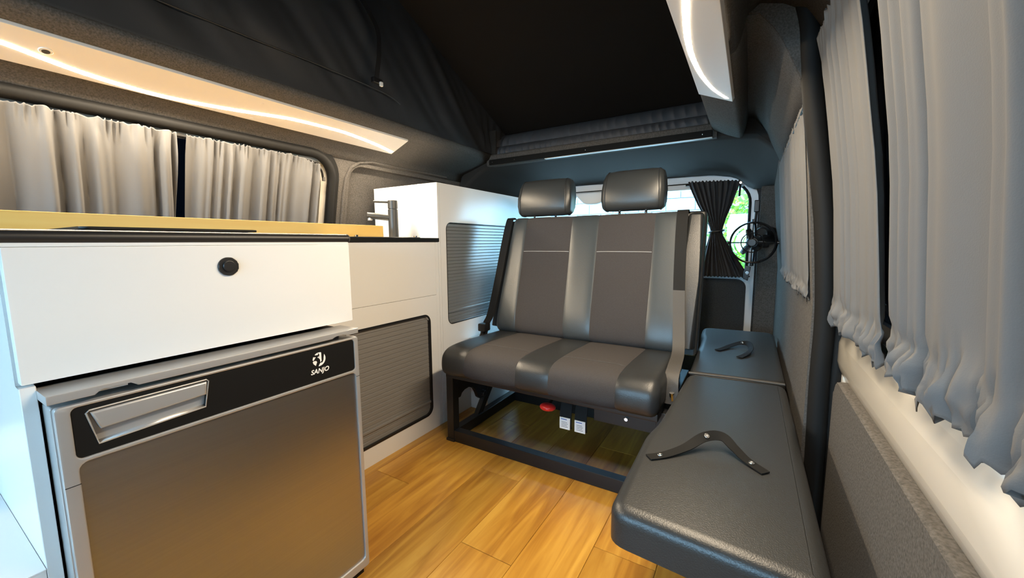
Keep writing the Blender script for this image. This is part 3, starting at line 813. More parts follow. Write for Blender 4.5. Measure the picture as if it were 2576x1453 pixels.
XC = -1.278
sinku = thing('sink_cabinet', 'white sink cabinet with large grey roller shutter', 'cabinet', (-1.5, 1.06, 0))
bm = new()
plate(bm, [(0.68, 0.0), (1.4255, 0.0), (1.4255, 0.6555), (0.68, 0.6555)], [rrect(0.78, 1.372, 0.085, 0.565, (0.03, 0.035, 0.04, 0.03), 8)], 'x', XC - 0.016, XC)
obj('front_panel', bm, 'white', sinku)
bm = new(); box(bm, XC - 0.016, XC, 0.68, 1.4255, 0.6565, 0.907, 0.0008, 1); obj('upper_panel', bm, 'white', sinku)
bm = new(); box(bm, XC - 0.016, XC - 0.0005, 1.4265, 1.448, 0.0, 0.907, 0.0008, 1); obj('filler_strip', bm, 'white', sinku)
bm = new(); box(bm, -1.74, XC - 0.016, 0.68, 0.696, 0.0, 0.907); obj('side_panel', bm, 'white', sinku)
bm = new(); box(bm, XC - 0.10, XC - 0.03, 0.70, 1.44, 0.02, 0.66); obj('shutter_backing', bm, 'fascia', sinku)
tambour(sinku, XC, 0.79, 1.370, 0.087, 0.563, 0.0192, 'slat', 0.032, 0.136, 0.009)

tall = thing('tall_cabinet', 'tall white cabinet with blue-lit slatted shutter beside the seat', 'cabinet', (-1.5, 2.08, 0))
bm = new(); box(bm, -1.712, XC, 1.449, 1.465, 0.0, 1.186, 0.0008, 1); obj('end_panel', bm, 'white', tall)
bm = new()
plate(bm, [(1.4655, 0.0), (2.70, 0.0), (2.70, 1.186), (1.4655, 1.186)], [rrect(1.508, 2.12, 0.494, 1.002, 0.035, 8)], 'x', XC - 0.016, XC)
obj('front_panel', bm, 'white', tall)
bm = new(); box(bm, -1.712, XC - 0.016, 1.465, 2.70, 1.170, 1.186, 0.0008, 1); obj('top_panel', bm, 'white', tall)
bm = new(); box(bm, XC - 0.10, XC - 0.03, 1.47, 2.6, 0.40, 1.06); obj('shutter_backing', bm, 'fascia', tall)
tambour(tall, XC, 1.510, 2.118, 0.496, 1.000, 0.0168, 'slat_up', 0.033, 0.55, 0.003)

bm = new(); box(bm, XC + 0.001, -1.165, 1.68, 2.70, 0.0, 0.385, 0.0015, 2)
wb = thing('wheel_box', 'white wheel arch box behind the left seat leg', 'box', (-1.22, 2.1, 0))
obj('carcass', bm, 'white', wb)
bm = new(); box(bm, XC + 0.001, -1.160, 1.676, 2.70, 0.385, 0.392, 0.001, 2); obj('lid', bm, 'white', wb)

# ------------------------------------------------------------------ worktop, board, lid, sink, tap
wt = thing('worktop', 'black edged kitchen worktop with rounded foam front', 'worktop', (-1.3, 0.75, 0.907))
bm = new()
prism(bm, [(-1.742, -0.02), (-0.915, -0.02), (-0.915, 0.678), (-1.272, 0.678), (-1.272, 1.449), (-1.742, 1.449)], 'z', 0.9075, 0.9255, 0.0015, 2)
obj('slab', bm, 'fascia', wt)
bm = new()
prof = [(-0.916 + 0.0125 * math.cos(a) * 1.15, 0.914 + 0.0115 * math.sin(a)) for a in [lerp(-PI / 2, PI / 2, k / 12) for k in range(13)]]
lo = [bm.verts.new((a, -0.20, b)) for a, b in prof]; hi = [bm.verts.new((a, 0.676, b)) for a, b in prof]
bm.faces.new(lo); bm.faces.new(hi[::-1])
for i in range(len(lo)): bm.faces.new([lo[i], hi[i], hi[(i + 1) % len(lo)], lo[(i + 1) % len(lo)]])
obj('foam_edge', bm, 'foam', wt)
bm = new()
prof = [(-0.9165 + 0.0135 * math.cos(a) * 1.15, 0.914 + 0.0122 * math.sin(a)) for a in [lerp(-PI / 2, PI / 2, k / 12) for k in range(13)]]
prism(bm, prof, 'y', 0.676, 0.6785); obj('edge_cap', bm, 'belt_lt', wt)
bm = new(); box(bm, -0.925, -0.907, -0.2, 0.676, 0.8995, 0.9055); obj('under_strip', bm, 'white', wt)

hob = thing('hob_lid', 'thin black glass hob lid lying on the worktop', 'lid', (-1.1, 0.34, 0.9255))
bm = new(); prism(bm, rrect(-1.24, -0.93, 0.195, 0.468, 0.012), 'z', 0.9275, 0.932, 0.001, 2); obj('glass_plate', bm, 'fascia', hob)
for yy in (0.21, 0.455):
    bm = new(); box(bm, -1.20, -0.96, yy - 0.004, yy + 0.004, 0.9255, 0.9275); obj('spacer', bm, 'rubber', hob)

sk = thing('sink', 'steel sink rim with clips on the worktop beside the tap', 'sink', (-1.42, 1.15, 0.9255))
bm = new(); plate(bm, rrect(-1.60, -1.30, 0.90, 1.375, 0.03), [rrect(-1.56, -1.33, 0.94, 1.27, 0.03)], 'z', 0.9255, 0.9285); obj('rim', bm, 'chrome', sk)
for yy in (1.02, 1.34):
    bm = new(); box(bm, -1.325, -1.312, yy - 0.006, yy + 0.006, 0.9285, 0.936, 0.002); obj('clip', bm, 'chrome', sk)

wbd = thing('wooden_board', 'long maple wood board lying on the kitchen worktop', 'board', (-1.4, 0.55, 0.9285))
bm = new()
prism(bm, [(-1.48, -0.10), (-1.353, -0.10), (-1.353, 1.178), (-1.360, 1.192), (-1.48, 1.192)], 'z', 0.9290, 0.9765, 0.0015, 2)
obj('board', bm, 'maple', wbd)

tapx, tapy = -1.452, 1.335
tp = thing('tap', 'gunmetal single lever tap beside the tall cabinet', 'tap', (tapx, tapy, 0.9285))
bm = new(); cyl(bm, (tapx, tapy, 0.9285), (0, 0, 1), 0.0225, 0.132, 32, 0.002); obj('column', bm, 'gunmetal', tp)
bm = new(); cyl(bm, (tapx, tapy, 1.0640), (0, 0, 1), 0.0225, 0.038, 32, 0.003); hd = obj('lever_head', bm, 'gunmetal', tp)
bm = new(); cyl(bm, (tapx, tapy, 1.0595), (0, 0, 1), 0.0195, 0.006, 28); obj('collar', bm, 'gunmetal', tp)
ld = Vector((-0.70, -0.71, 0)).normalized()
bm = new(); tube(bm, [Vector((tapx, tapy, 1.094)) + ld * 0.015, Vector((tapx, tapy, 1.0955)) + ld * 0.085], 0.0055, 12); obj('lever', bm, 'gunmetal', hd)
bm = new(); tube(bm, [Vector((tapx, tapy, 1.020)) + ld * 0.0, Vector((tapx, tapy, 1.027)) + ld * 0.06, Vector((tapx, tapy, 1.032)) + ld * 0.115], 0.0150, 20); spt = obj('spout', bm, 'gunmetal', tp)
c = Vector((tapx, tapy, 1.022)) + ld * 0.104
bm = new(); cyl(bm, c + Vector((0, 0, 0)), (0, 0, -1), 0.0105, 0.014, 20, 0.002); obj('aerator', bm, 'silver', spt)

# ------------------------------------------------------------------ two-seat bench
def strip(bm, prof, xa, xb, puff, nx=12, round_l=0, round_r=0, closed=True):
    """upholstery panel: closed (y,z) profile swept from xa(i) to xb(i), slightly crowned between its seams"""
    n = len(prof)
    nor = []
    for i in range(n):
        a = Vector(prof[i - 1]); b = Vector(prof[(i + 1) % n]); d = (b - a).normalized()
        nor.append(Vector((d.y, -d.x)))
    cx = sum(p[0] for p in prof) / n; cz = sum(p[1] for p in prof) / n
    if sum((Vector(p) - Vector((cx, cz))).dot(q) for p, q in zip(prof, nor)) < 0: nor = [-q for q in nor]
    us = [0.5 - 0.5 * math.cos(PI * k / nx) for k in range(nx + 1)]
    rows = []
    for u in us:
        row = []
        for i, p in enumerate(prof):
            x0 = xa(p) if callable(xa) else xa; x1 = xb(p) if callable(xb) else xb
            x = lerp(x0, x1, u)
            off = puff * (1 - abs(2 * u - 1) ** 6)
            if round_l:
                dl = x - x0
                if dl < round_l: off -= round_l * (1 - math.sqrt(max(0, 1 - (1 - dl / round_l) ** 2))) + puff * 0
            if round_r:
                dr_ = x1 - x
                if dr_ < round_r: off -= round_r * (1 - math.sqrt(max(0, 1 - (1 - dr_ / round_r) ** 2)))
            q = Vector(p) + nor[i] * off
            row.append((x, q.x, q.y))
        rows.append(row + [row[0]])
    vs = [[bm.verts.new(p) for p in r[:-1]] for r in rows]
    for i in range(len(vs) - 1):
        for j in range(n):
            bm.faces.new([vs[i][j], vs[i][(j + 1) % n], vs[i + 1][(j + 1) % n], vs[i + 1][j]])
    bm.faces.new(vs[0]); bm.faces.new(vs[-1][::-1])

seat = thing('double_seat', 'charcoal leather and taupe fabric double seat with two headrests', 'seat', (-0.66, 1.5, 0))
# cushion
prof = []
for p in smoothpath([(0, 1.262, 0.345), (0, 1.240, 0.362), (0, 1.236, 0.395), (0, 1.245, 0.432), (0, 1.275, 0.455), (0, 1.33, 0.4625), (0, 1.45, 0.462), (0, 1.60, 0.455), (0, 1.72, 0.448), (0, 1.755, 0.43), (0, 1.755, 0.36), (0, 1.73, 0.345)], 3):
    prof.append((p.y, p.z))
xs = [-1.108, -0.974, -0.732, -0.596, -0.353, -0.215]
for i in range(5):
    bm = new()
    strip(bm, prof, xs[i], xs[i + 1], 0.0030, 14, 0.035 if i == 0 else 0, 0.035 if i == 4 else 0)
    obj('cushion_leather' if i % 2 == 0 else 'cushion_fabric', bm, 'leather' if i % 2 == 0 else 'fabric', seat, angle=70)
for i in (1, 3):
    bm = new(); tube(bm, [(lerp(xs[i] + 0.004, xs[i + 1] - 0.004, k / 10), 1.372, 0.4642 + 0.0028 * (1 - abs(2 * k / 10 - 1) ** 6)) for k in range(11)], 0.0010, 6)
    obj('cross_seam', bm, 'belt_lt', seat)
bm = new(); box(bm, -1.10, -0.222, 1.27, 1.74, 0.325, 0.352, 0.004); obj('cushion_tray', bm, 'blackpl', seat)
# backrest
fdir = Vector((0.178, 0.574)).normalized(); bn = Vector((-fdir.y, fdir.x))  # bn points to the front
def bp(t, d): # t along height from (1.66,0.46), d forward
    q = Vector((1.66, 0.46)) + fdir * t + bn * d
    return (q.x, q.y)
Hb = 0.601
front = [bp(0.0, -0.03), bp(0.012, -0.010), bp(0.04, 0.002), bp(0.10, 0.008), bp(0.2, 0.006), bp(0.32, 0.002), bp(0.44, 0.0), bp(0.54, -0.002), bp(0.585, -0.008), bp(0.600, -0.022), bp(0.604, -0.05), bp(0.602, -0.09), bp(0.0, -0.09)]
pr = [(p.y, p.z) for p in smoothpath([(0, a, b) for a, b in front[:11]], 3)] + [front[11], front[12]]
tt = lambda p: max(0, min(1, ((Vector(p) - Vector((1.66, 0.46))).dot(fdir)) / Hb))
bx_ = [(-1.108, -1.094), (-0.985, -1.005), (-0.727, -0.753), (-0.597, -0.618), (-0.355, -0.362), (-0.225, -0.235)]
for i in range(5):
    a, b = bx_[i], bx_[i + 1]
    bm = new()
    strip(bm, pr, lambda p, a=a: lerp(a[0], a[1], tt(p)), lambda p, b=b: lerp(b[0], b[1], tt(p)), 0.0035, 14, 0.03 if i == 0 else 0, 0.02 if i == 4 else 0)
    obj('backrest_leather' if i % 2 == 0 else 'backrest_fabric', bm, 'leather_lt' if i % 2 == 0 else 'fabric', seat, angle=70)
for i in (1, 3):
    bm = new(); t0 = 0.415
    pts = []
    for k in range(13):
        u = k / 12; x = lerp(lerp(*bx_[i], t0 / Hb) + 0.003, lerp(*bx_[i + 1], t0 / Hb) - 0.003, u)
        q = bp(t0, 0.0010 + 0.0035 * (1 - abs(2 * u - 1) ** 6)); pts.append((x, q[0], q[1]))
    tube(bm, pts, 0.0014, 6); obj('cross_seam', bm, 'thread', seat)
# shell behind
bm = new()
shell = [bp(0.0, -0.086), bp(0.62, -0.086), bp(0.632, -0.10), bp(0.632, -0.14), bp(0.60, -0.16), bp(0.0, -0.15)]
prism(bm, shell, 'x', -1.135, -0.165, 0.015, 3); obj('backrest_shell', bm, 'leather', seat, angle=60)
bm = new(); prism(bm, [bp(0.02, -0.01), bp(0.30, -0.012), bp(0.585, -0.022), bp(0.606, -0.05), bp(0.60, -0.10), bp(0.02, -0.10)], 'x', -0.233, -0.172, 0.016, 3)
obj('side_bolster', bm, 'leather', seat, angle=60)
bm = new(); prism(bm, [bp(0.02, -0.02), bp(0.30, -0.020), bp(0.585, -0.028), bp(0.598, -0.05), bp(0.59, -0.10), bp(0.02, -0.10)], 'x', -1.14, -1.095, 0.012, 3)
obj('side_bolster', bm, 'leather', seat, angle=60)
# headrests
def headrest(x0, x1, z0, z1, yc):
    bm = new()
    nx, na = 20, 28; xm = (x0 + x1) / 2; hw = (x1 - x0) / 2; zc = (z0 + z1) / 2; hh = (z1 - z0) / 2
    rows = []
    for i in range(nx + 1):
        u = -1 + 2 * i / nx
        sc_ = (1 - abs(u) ** 5) ** (1 / 3.2) if abs(u) < 1 else 0
        sc_ = max(sc_, 0.0)
        k = 0.80 + 0.20 * sc_ if abs(u) < 1 else 0.78
        row = []
        for j in range(na):
            a = 2 * PI * j / na
            ca, sa = math.cos(a), math.sin(a)
            e = 0.5
            yy = math.copysign(abs(ca) ** e, ca) * 0.052 * k
            zz = math.copysign(abs(sa) ** (e * 0.9), sa) * hh * (0.86 + 0.14 * sc_)
            xx = xm + hw * (1 - 0.07 * max(0, zz / hh)) * (u if abs(u) < 1 else u) 
            yy += 0.012 * (1 - (zz / hh) ** 2) * (-1 if ca < 0 else 0) + 0.012 * u * u * (1 if ca < 0 else 0)
            row.append((xx, yc + yy + 0.16 * zz, zc + zz))
        rows.append(row)
    vs = [[bm.verts.new(p) for p in r] for r in rows]
    for i in range(nx):
        for j in range(na):
            bm.faces.new([vs[i][j], vs[i][(j + 1) % na], vs[i + 1][(j + 1) % na], vs[i + 1][j]])
    f0 = bm.faces.new(vs[0]); f1 = bm.faces.new(vs[-1][::-1])
    bmesh.ops.bevel(bm, geom=list(f0.edges) + list(f1.edges), offset=0.010, segments=3, profile=0.5, affect='EDGES')
    h = obj('headrest', bm, 'leather_mid', seat, angle=60)
    for dx_ in (-0.06, 0.06):
        bm = new(); tube(bm, [(xm + dx_, yc - 0.03, z0 - 0.06), (xm + dx_, yc, z0 + 0.05)], 0.006, 10); obj('post', bm, 'chrome', h)
    # edge piping
    for u in (-0.86, 0.86):
        bm = new(); pts = []
        for j in range(na):
            a = 2 * PI * j / na; ca, sa = math.cos(a), math.sin(a)
            zz = math.copysign(abs(sa) ** 0.45, sa) * hh * 0.985
            yy = math.copysign(abs(ca) ** 0.5, ca) * 0.0515
            yy += 0.012 * u * u * (1 if ca < 0 else 0) + 0.012 * (1 - (zz / hh) ** 2) * (-1 if ca < 0 else 0)
            pts.append((xm + hw * (1 - 0.07 * max(0, zz / hh)) * u, yc + yy + 0.16 * zz, zc + zz))
        tube(bm, pts, 0.002, 6, closed=True); obj('piping', bm, 'leather', h)
headrest(-1.062, -0.768, 1.036, 1.222, 1.88)
headrest(-0.610, -0.330, 1.042, 1.228, 1.88)
# seat belts
bm = new()
pts = smoothpath([(-1.118, *bp(0.608, -0.05)), (-1.116, *bp(0.592, -0.012)), (-1.117, *bp(0.45, 0.004)), (-1.125, *bp(0.25, 0.004)), (-1.135, *bp(0.08, 0.008)), (-1.142, 1.645, 0.49), (-1.146, 1.62, 0.425)], 6)
ribbon(bm, pts, (0.021, 0.0, 0), 0.002); sb = obj('seat_belt', bm, 'belt', seat)
bm = new(); box(bm, -1.165, -1.122, 1.60, 1.655, 0.455, 0.495, 0.006); obj('buckle', bm, 'blackpl', sb)
bm = new(); tube(bm, smoothpath([(-1.145, 1.63, 0.46), (-1.150, 1.60, 0.42), (-1.152, 1.585, 0.37), (-1.140, 1.60, 0.33)], 5), 0.009, 8); obj('anchor', bm, 'blackpl', sb)
bm = new()
pts = smoothpath([(-0.252, *bp(0.608, -0.06)), (-0.252, *bp(0.595, -0.004)), (-0.247, *bp(0.45, 0.014)), (-0.238, *bp(0.25, 0.014)), (-0.226, *bp(0.1, 0.022)), (-0.215, 1.60, 0.478), (-0.204, 1.45, 0.468), (-0.203, 1.38, 0.44), (-0.197, 1.36, 0.36)], 6)
ribbon(bm, pts[:25], (0.0225, 0, 0), 0.002); sb2 = obj('seat_belt', bm, 'belt', seat)
bm = new(); ribbon(bm, [p + Vector((0, -0.0006, 0)) for p in pts[18:]], (0.0225, 0, 0), 0.0025); obj('webbing_sleeve', bm, 'belt_lt', sb2)
bm = new(); tube(bm, [(-0.197, 1.36, 0.40), (-0.195, 1.37, 0.36), (-0.196, 1.40, 0.33)], 0.008, 8); obj('anchor', bm, 'chrome', sb2)
# base
def leg_frame(x0, x1):
    bm = new(); box(bm, x0, x1, 1.33, 1.372, 0.0, 0.335, 0.003); l = obj('leg', bm, 'black', seat)
    bm = new(); box(bm, x0, x1, 1.372, 1.92, 0.0, 0.05, 0.003); obj('floor_bar', bm, 'black', seat)
    bm = new(); box(bm, x0, x1, 1.372, 1.86, 0.295, 0.335, 0.003); obj('top_bar', bm, 'black', seat)
    bm = new(); prism(bm, [(1.525, 0.05), (1.572, 0.05), (1.705, 0.20), (1.650, 0.20)], 'x', x0 + 0.006, x1 - 0.006, 0.002); obj('brace', bm, 'black', seat)
    bm = new(); prism(bm, [(1.372, 0.30), (1.372, 0.188), (1.398, 0.188), (1.408, 0.205), (1.430, 0.214), (1.460, 0.216), (1.488, 0.207), (1.510, 0.190), (1.525, 0.165), (1.535, 0.140), (1.555, 0.124), (1.580, 0.122), (1.602, 0.138), (1.612, 0.165), (1.720, 0.168), (1.80, 0.30)], 'x', x0 + 0.010, x1 - 0.010, 0.001, 1); obj('gusset', bm, 'black', seat)
    bm = new(); cyl(bm, (x1 - 0.010, 1.570, 0.150), (1, 0, 0), 0.015, 0.02, 16, 0.004); obj('pivot_bolt', bm, 'black', seat)
    bm = new(); box(bm, x0 - 0.004, x1 + 0.004, 1.325, 1.377, 0.0, 0.012, 0.002); obj('foot', bm, 'blackpl', seat)
leg_frame(-1.150, -1.112)
leg_frame(-0.240, -0.202)
bm = new(); box(bm, -1.112, -0.240, 1.332, 1.370, 0.0, 0.053, 0.002); obj('front_bar', bm, 'black', seat)
bm = new(); box(bm, -1.112, -0.240, 1.88, 1.92, 0.0, 0.345, 0.003); obj('rear_panel', bm, 'black', seat)
bm = new(); box(bm, -1.112, -0.240, 1.36, 1.39, 0.29, 0.328, 0.002); obj('front_rail', bm, 'black', seat)
bm = new(); box(bm, -0.47, -0.245, 1.375, 1.385, 0.235, 0.30, 0.002); bpq = obj('bracket_plate', bm, 'black', seat)
bm = new(); cyl(bm, (-0.348, 1.375, 0.268), (0, -1, 0), 0.007, 0.008, 6); obj('bolt', bm, 'chrome', bpq)
bm = new(); tube(bm, [(-0.636, 1.385, 0.296), (-0.636, 1.335, 0.276)], 0.006, 8); kn0 = obj('knob_stem', bm, 'black', seat)
bm = new()
rows = []
for k in range(9):
    a = -PI / 2 + PI * k / 8; r = 0.032 * (0.25 + 0.75 * math.cos(a)) if abs(a) < 1.57 else 0.008
    rows.append((r, 0.013 * math.sin(a)))
vs = [[bm.verts.new((-0.636 + r * math.cos(q / 24 * 2 * PI), 1.322 + r * 0.8 * math.sin(q / 24 * 2 * PI), 0.271 + h)) for q in range(24)] for r, h in rows]
for i in range(8):
    for q in range(24): bm.faces.new([vs[i][q], vs[i][(q + 1) % 24], vs[i + 1][(q + 1) % 24], vs[i + 1][q]])
bm.faces.new(vs[0]); bm.faces.new(vs[-1])
o = obj('recline_knob', bm, 'red', seat); o['label'] = 'red release knob under the seat'
for x in (-0.573, -0.512):
    bm = new(); ribbon(bm, smoothpath([(x - 0.004, 1.41, 0.32), (x - 0.003, 1.375, 0.29), (x, 1.352, 0.25), (x + 0.002, 1.345, 0.205), (x + 0.003, 1.347, 0.193)], 5), (0.0235, 0, 0), 0.004)
    st = obj('pull_strap', bm, 'belt', seat)
    bm = new(); box(bm, x - 0.020, x + 0.0225, 1.338, 1.3415, 0.190, 0.236, 0.0005, 1); lb = obj('care_label', bm, 'print_white', st)
    bm = new(); box(bm, x - 0.014, x + 0.010, 1.3370, 1.3378, 0.228, 0.2305); obj('label_heading', bm, 'blue_print', st)
    for q in range(4):
        bm = new(); box(bm, x - 0.012, x + 0.014 - 0.003 * (q % 2), 1.3372, 1.3378, 0.199 + q * 0.0062, 0.2002 + q * 0.0062); obj('label_line', bm, 'belt_lt', st)

# ------------------------------------------------------------------ side bench
def pad(bm, outline, z0, z1, r=0.02, seg=4):
    n = len(outline)
    prism(bm, outline, 'z', z0, z1)
    top = [f for f in bm.faces if abs(f.normal.z) > 0.9 or len(f.verts) == n]
    bm.normal_update()
    es = [e for f in bm.faces if len(f.verts) == n and sum(v.co.z for v in f.verts) / n > (z0 + z1) / 2 for e in f.edges]
    bmesh.ops.bevel(bm, geom=es, offset=r, segments=seg, profile=0.55, affect='EDGES')
    bm.normal_update()
    tf = max(bm.faces, key=lambda f: f.calc_area() if f.normal.z * (1 if f.calc_center_median().z > (z0 + z1) / 2 else -1) > 0.9 and f.calc_center_median().z > (z0 + z1) / 2 else -1)
    bmesh.ops.inset_region(bm, faces=[tf], thickness=0.012, depth=0.0015)
def rounded(poly, r=0.015, n=4):
    out = []
    N = len(poly)
    for i in range(N):
        p = Vector(poly[i]); a = Vector(poly[i - 1]); b = Vector(poly[(i + 1) % N])
        da = (a - p); db = (b - p); ra = min(r, da.length * 0.45, db.length * 0.45)
        A, Bq = p + da.normalized() * ra, p + db.normalized() * ra
        for k in range(n + 1):
            t = k / n; q = A * (1 - t) ** 2 + p * 2 * t * (1 - t) + Bq * t * t; out.append((q.x, q.y))
    return out
bench = thing('side_bench_cushion', 'long black leather side bench cushion nearest the camera', 'cushion', (-0.03, 1.05, 0.385), 'side bench cushions')
bm = new(); pad(bm, rounded([(-0.186, 0.622), (0.122, 0.597), (0.122, 1.462), (-0.160, 1.440), (-0.172, 1.10), (-0.176, 1.00), (-0.189, 0.93)], 0.034, 6), 0.385, 0.452, 0.024, 5)
obj('leather_pad', bm, 'leather', bench, angle=60)
b2 = thing('side_bench_cushion', 'shorter black leather bench cushion by the tailgate', 'cushion', (-0.03, 1.88, 0.385), 'side bench cushions')
bm = new(); pad(bm, rounded([(-0.160, 1.452), (0.124, 1.474), (0.126, 2.30), (-0.190, 2.28), (-0.185, 2.12), (-0.170, 2.04)], 0.05, 6), 0.385, 0.452, 0.022, 5)
obj('leather_pad', bm, 'leather', b2, angle=60)
bm = new(); tube(bm, [(-0.158, 1.446, 0.4505), (-0.02, 1.4565, 0.4525), (0.118, 1.468, 0.4505)], 0.0042, 8); obj('edge_piping', bm, 'belt_lt', b2)
bb = thing('bench_base', 'black box base under the side bench', 'box', (0.03, 1.4, 0))
bm = new(); box(bm, -0.055, 0.122, 0.70, 2.25, 0.0, 0.370, 0.004); obj('carcass', bm, 'black', bb)
bm = new(); box(bm, -0.15, 0.122, 0.66, 2.27, 0.370, 0.385, 0.003); obj('top_board', bm, 'black', bb)

def strap_on_bench(label, pts, wid, snaps, tw):
    t = thing('snap_strap', label, 'strap', pts[1], 'snap straps lying on the side bench')
    sp_ = smoothpath(pts, 8); N = len(sp_); sides = []
    for i, p in enumerate(sp_):
        tg = (sp_[min(i + 1, N - 1)] - sp_[max(i - 1, 0)]).normalized()
        s = Vector((0, 0, 1)).cross(tg).normalized()
        k = tw(i / (N - 1)); s = (s * math.cos(k) + Vector((0, 0, 1)) * math.sin(k)) * wid
        sides.append(s)
    bm = new(); ribbon(bm, sp_, sides, 0.002); obj('band', bm, 'strapmat', t)
    for (fx, hgt) in snaps:
        i = int(fx * (N - 1)); n = (sp_[min(i + 1, N - 1)] - sp_[max(i - 1, 0)]).cross(sides[i]).normalized()
        if n.z < 0: n = -n
        bm = new(); cyl(bm, sp_[i] + n * 0.0005, n, 0.0056, 0.003, 18, 0.001); s = obj('snap', bm, 'chrome', t)
        bm = new(); cyl(bm, sp_[i] + n * 0.0035, n, 0.0022, 0.001, 12); obj('snap_centre', bm, 'silver', s)
strap_on_bench('black snap strap bent into an arch on the near bench cushion',
               [(-0.158, 0.812, 0.4545), (-0.130, 0.838, 0.455), (-0.095, 0.880, 0.461), (-0.063, 0.918, 0.476), (-0.030, 0.935, 0.478), (-0.005, 0.918, 0.466), (0.018, 0.895, 0.457), (0.050, 0.866, 0.4545)],
               0.0105, [(0.12, 0), (0.46, 0), (0.90, 0)], lambda s: 0.75 * math.exp(-((s - 0.5) / 0.16) ** 2))
strap_on_bench('black snap strap curled on the rear bench cushion',
               [(-0.092, 1.795, 0.456), (-0.072, 1.83, 0.457), (-0.045, 1.88, 0.462), (-0.012, 1.90, 0.472), (0.016, 1.885, 0.476), (0.026, 1.83, 0.468), (0.012, 1.775, 0.460), (-0.012, 1.72, 0.456)],
               0.011, [(0.48, 0)], lambda s: 0.9 * math.exp(-((s - 0.6) / 0.2) ** 2))

# ------------------------------------------------------------------ fan on the rear pillar
fan = thing('cabin_fan', 'black round cage fan mounted on the rear pillar', 'fan', (0.04, 2.62, 0.89))
fc = Vector((0.012, 2.44, 0.892)); fn_ = Vector((-0.10, -1, 0.02)).normalized()
fu = Vector((0, 0, 1)); fs = fu.cross(fn_).normalized(); fu = fn_.cross(fs)
def ring(r, d, tr, name, m='fanblack', n=48):
    bm = new(); tube(bm, [fc + fn_ * d + fs * math.cos(k / n * 2 * PI) * r + fu * math.sin(k / n * 2 * PI) * r for k in range(n)], tr, 8, closed=True)
    return obj(name, bm, m, fan)
ring(0.103, 0.018, 0.0042, 'cage_ring'); ring(0.106, -0.012, 0.005, 'cage_ring'); ring(0.050, 0.028, 0.0026, 'cage_ring')
for k in range(4):
    d = fs * math.cos(k * PI / 2) + fu * math.sin(k * PI / 2)
    bm = new(); tube(bm, [fc + fn_ * 0.030 + d * 0.012, fc + fn_ * 0.028 + d * 0.05, fc + fn_ * 0.018 + d * 0.103, fc - fn_ * 0.012 + d * 0.106], 0.0028, 8); obj('cage_spoke', bm, 'fanblack', fan)
bm = new(); cyl(bm, fc + fn_ * 0.022, fn_, 0.021, 0.014, 28, 0.005); obj('cage_hub', bm, 'black', fan)
bm = new(); cyl(bm, fc - fn_ * 0.055, fn_, 0.038, 0.06, 28, 0.006, 0.028); mot = obj('motor', bm, 'black', fan)
for k in range(3):
    a = k * 2 * PI / 3 + 1.9; d = fs * math.cos(a) + fu * math.sin(a); e = fn_.cross(d)
    bm = new(); rows = []
    for i in range(6):
        r = lerp(0.02, 0.075, i / 5); wdt = 0.008 + 0.008 * math.sin(i / 5 * PI * 0.85 + 0.3)
        rows.append([fc + d * r + e * wdt * q + fn_ * (0.010 * q) for q in (-1, -0.3, 0.4, 1)])
    grid(bm, rows); obj('blade', bm, 'black', fan, solid=0.002)
bm = new(); N_ = 24   # yoke around the cage
tube(bm, [fc - fn_ * 0.004 + fs * math.cos(lerp(-0.05, PI + 0.05, k / N_)) * 0.116 * 0 + fs * math.sin(lerp(-0.1, PI + 0.1, k / N_)) * 0.004 - fn_ * math.sin(lerp(0, PI, k / N_)) * 0.075 + fu * math.cos(lerp(0, PI, k / N_)) * 0.118 for k in range(N_ + 1)], 0.006, 8)
obj('yoke', bm, 'blackpl', fan)
for sgn in (-1, 1):
    bm = new(); cyl(bm, fc + fs * sgn * 0.102, fs * sgn, 0.008, 0.016, 14, 0.002); obj('side_pivot', bm, 'blackpl', fan)
    bm = new(); cyl(bm, fc + fu * sgn * 0.104, fu * sgn, 0.011, 0.018, 16, 0.003); obj('pivot', bm, 'blackpl', fan)
bm = new(); box(bm, 0.008, 0.034, 2.44, 2.468, 1.05, 1.112, 0.005, 3); obj('top_clamp', bm, 'black', fan)
bm = new(); tube(bm, [(0.020, 2.452, 1.06), (0.018, 2.45, 1.0)], 0.007, 8); obj('clamp_post', bm, 'black', fan)
bm = new(); cyl(bm, (0.088, 2.690, 0.93), (-0.35, -1, 0.1), 0.052, 0.12, 28, 0.008, 0.034); obj('bracket_base', bm, 'black', fan)
bm = new(); tube(bm, [(0.085, 2.60, 0.93), (0.045, 2.53, 0.91), (0.02, 2.50, 0.895)], 0.014, 10); obj('bracket_arm', bm, 'black', fan)
bm = new(); prism(bm, [(-0.022, 0.70), (0.0, 0.69), (0.006, 0.73), (0.012, 0.765), (-0.012, 0.77), (-0.02, 0.74)], 'y', 2.44, 2.465, 0.005, 2); sw = obj('switch_pod', bm, 'black', fan)
bm = new(); cyl(bm, (-0.004, 2.44, 0.733), (0, -1, 0), 0.009, 0.003, 14, 0.001); obj('dial', bm, 'chrome', sw)

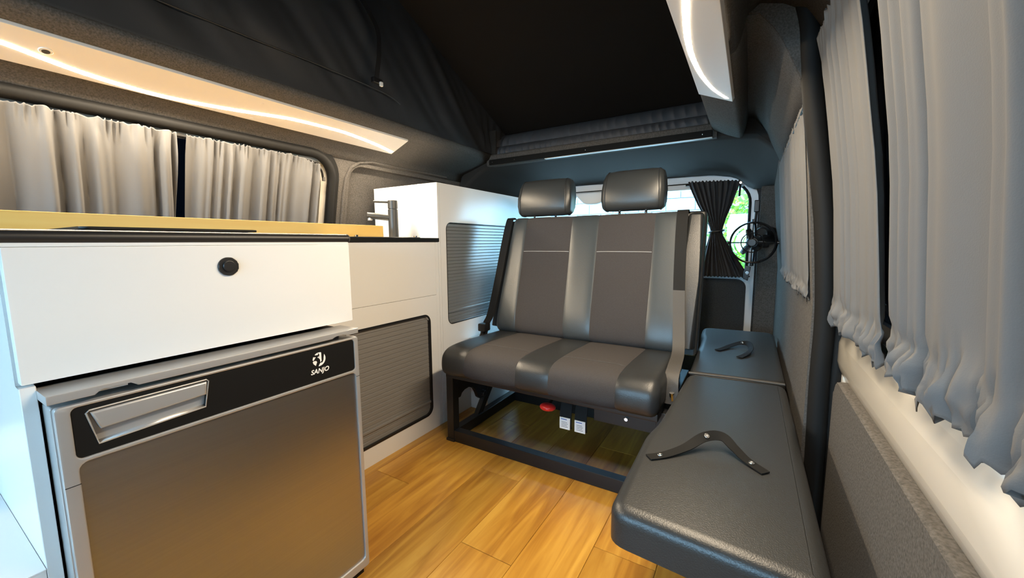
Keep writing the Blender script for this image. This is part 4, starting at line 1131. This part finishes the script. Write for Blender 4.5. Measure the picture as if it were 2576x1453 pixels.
# ------------------------------------------------------------------ outside, seen through the rear window
bm = new(); box(bm, -30, 30, -30, 40, -0.40, -0.35); obj('ground', bm, 'asphalt', kind='structure')
bm = new(); box(bm, -6.0, 1.6, 7.0, 7.3, -0.35, 5.0)
bw = thing('tiled_wall', 'pale blue tiled building wall outside the rear window', 'wall', (-2.2, 7.0, -0.35))
obj('wall_core', bm, 'grout', bw)
TW, TH = 0.44, 0.20
bm = new(); box(bm, 0.006, TW - 0.006, -0.02, 0.0, 0.005, TH - 0.005, 0.004, 1)
tl = None
for r in range(14):
    for q in range(13):
        x = -4.3 + q * TW + (TW / 2 if r % 2 else 0); z = 0.2 + r * TH
        if x + TW > 1.58: continue
        if tl is None:
            tl = obj('tile', bm, 'tile', bw, smooth=False)
            for v in tl.data.vertices: v.co += OFF[bw.name]
            o = tl
        else:
            o = bpy.data.objects.new('tile', tl.data); COL.objects.link(o); o.parent = bw
        o.location = Vector((x, 7.0, z)) - OFF[bw.name]
bush = thing('garden_shrub', 'bright green sunlit shrub outside the rear window', 'shrub', (0.15, 5.6, -0.35))
bm = new(); bm2 = new()
rr = random.Random(5)
for k in range(2600):
    th = rr.uniform(0, 2 * PI); ph = math.acos(rr.uniform(-1, 1)); rad = rr.uniform(0.6, 1.0)
    c = Vector((0.20 + 0.62 * rad * math.sin(ph) * math.cos(th), 5.6 + 0.55 * rad * math.sin(ph) * math.sin(th), 0.98 + 1.05 * rad * math.cos(ph)))
    if noise.noise(c * 2.2) < -0.22: continue
    d = Vector((rr.uniform(-1, 1), rr.uniform(-1, 1), rr.uniform(-0.6, 0.6))).normalized(); s = d.orthogonal().normalized()
    L_ = rr.uniform(0.06, 0.13); W_ = L_ * 0.28
    b_ = bm if rr.random() < 0.6 else bm2
    v = [b_.verts.new(c), b_.verts.new(c + d * L_ * 0.5 + s * W_), b_.verts.new(c + d * L_ + Vector((0, 0, -0.02))), b_.verts.new(c + d * L_ * 0.5 - s * W_)]
    b_.faces.new(v)
obj('foliage', bm, 'leaf', bush, smooth=False, kind='stuff'); obj('young_foliage', bm2, 'leaf2', bush, smooth=False, kind='stuff')
for k in range(7):
    bm = new(); a = k * 0.9
    tube(bm, [(0.2 + 0.05 * math.cos(a), 5.6 + 0.05 * math.sin(a), -0.35), (0.2 + 0.18 * math.cos(a), 5.6 + 0.15 * math.sin(a), 0.4), (0.2 + 0.4 * math.cos(a), 5.6 + 0.3 * math.sin(a), 1.2)], [0.02, 0.014, 0.006], 6)
    obj('stem', bm, 'leaf', bush)
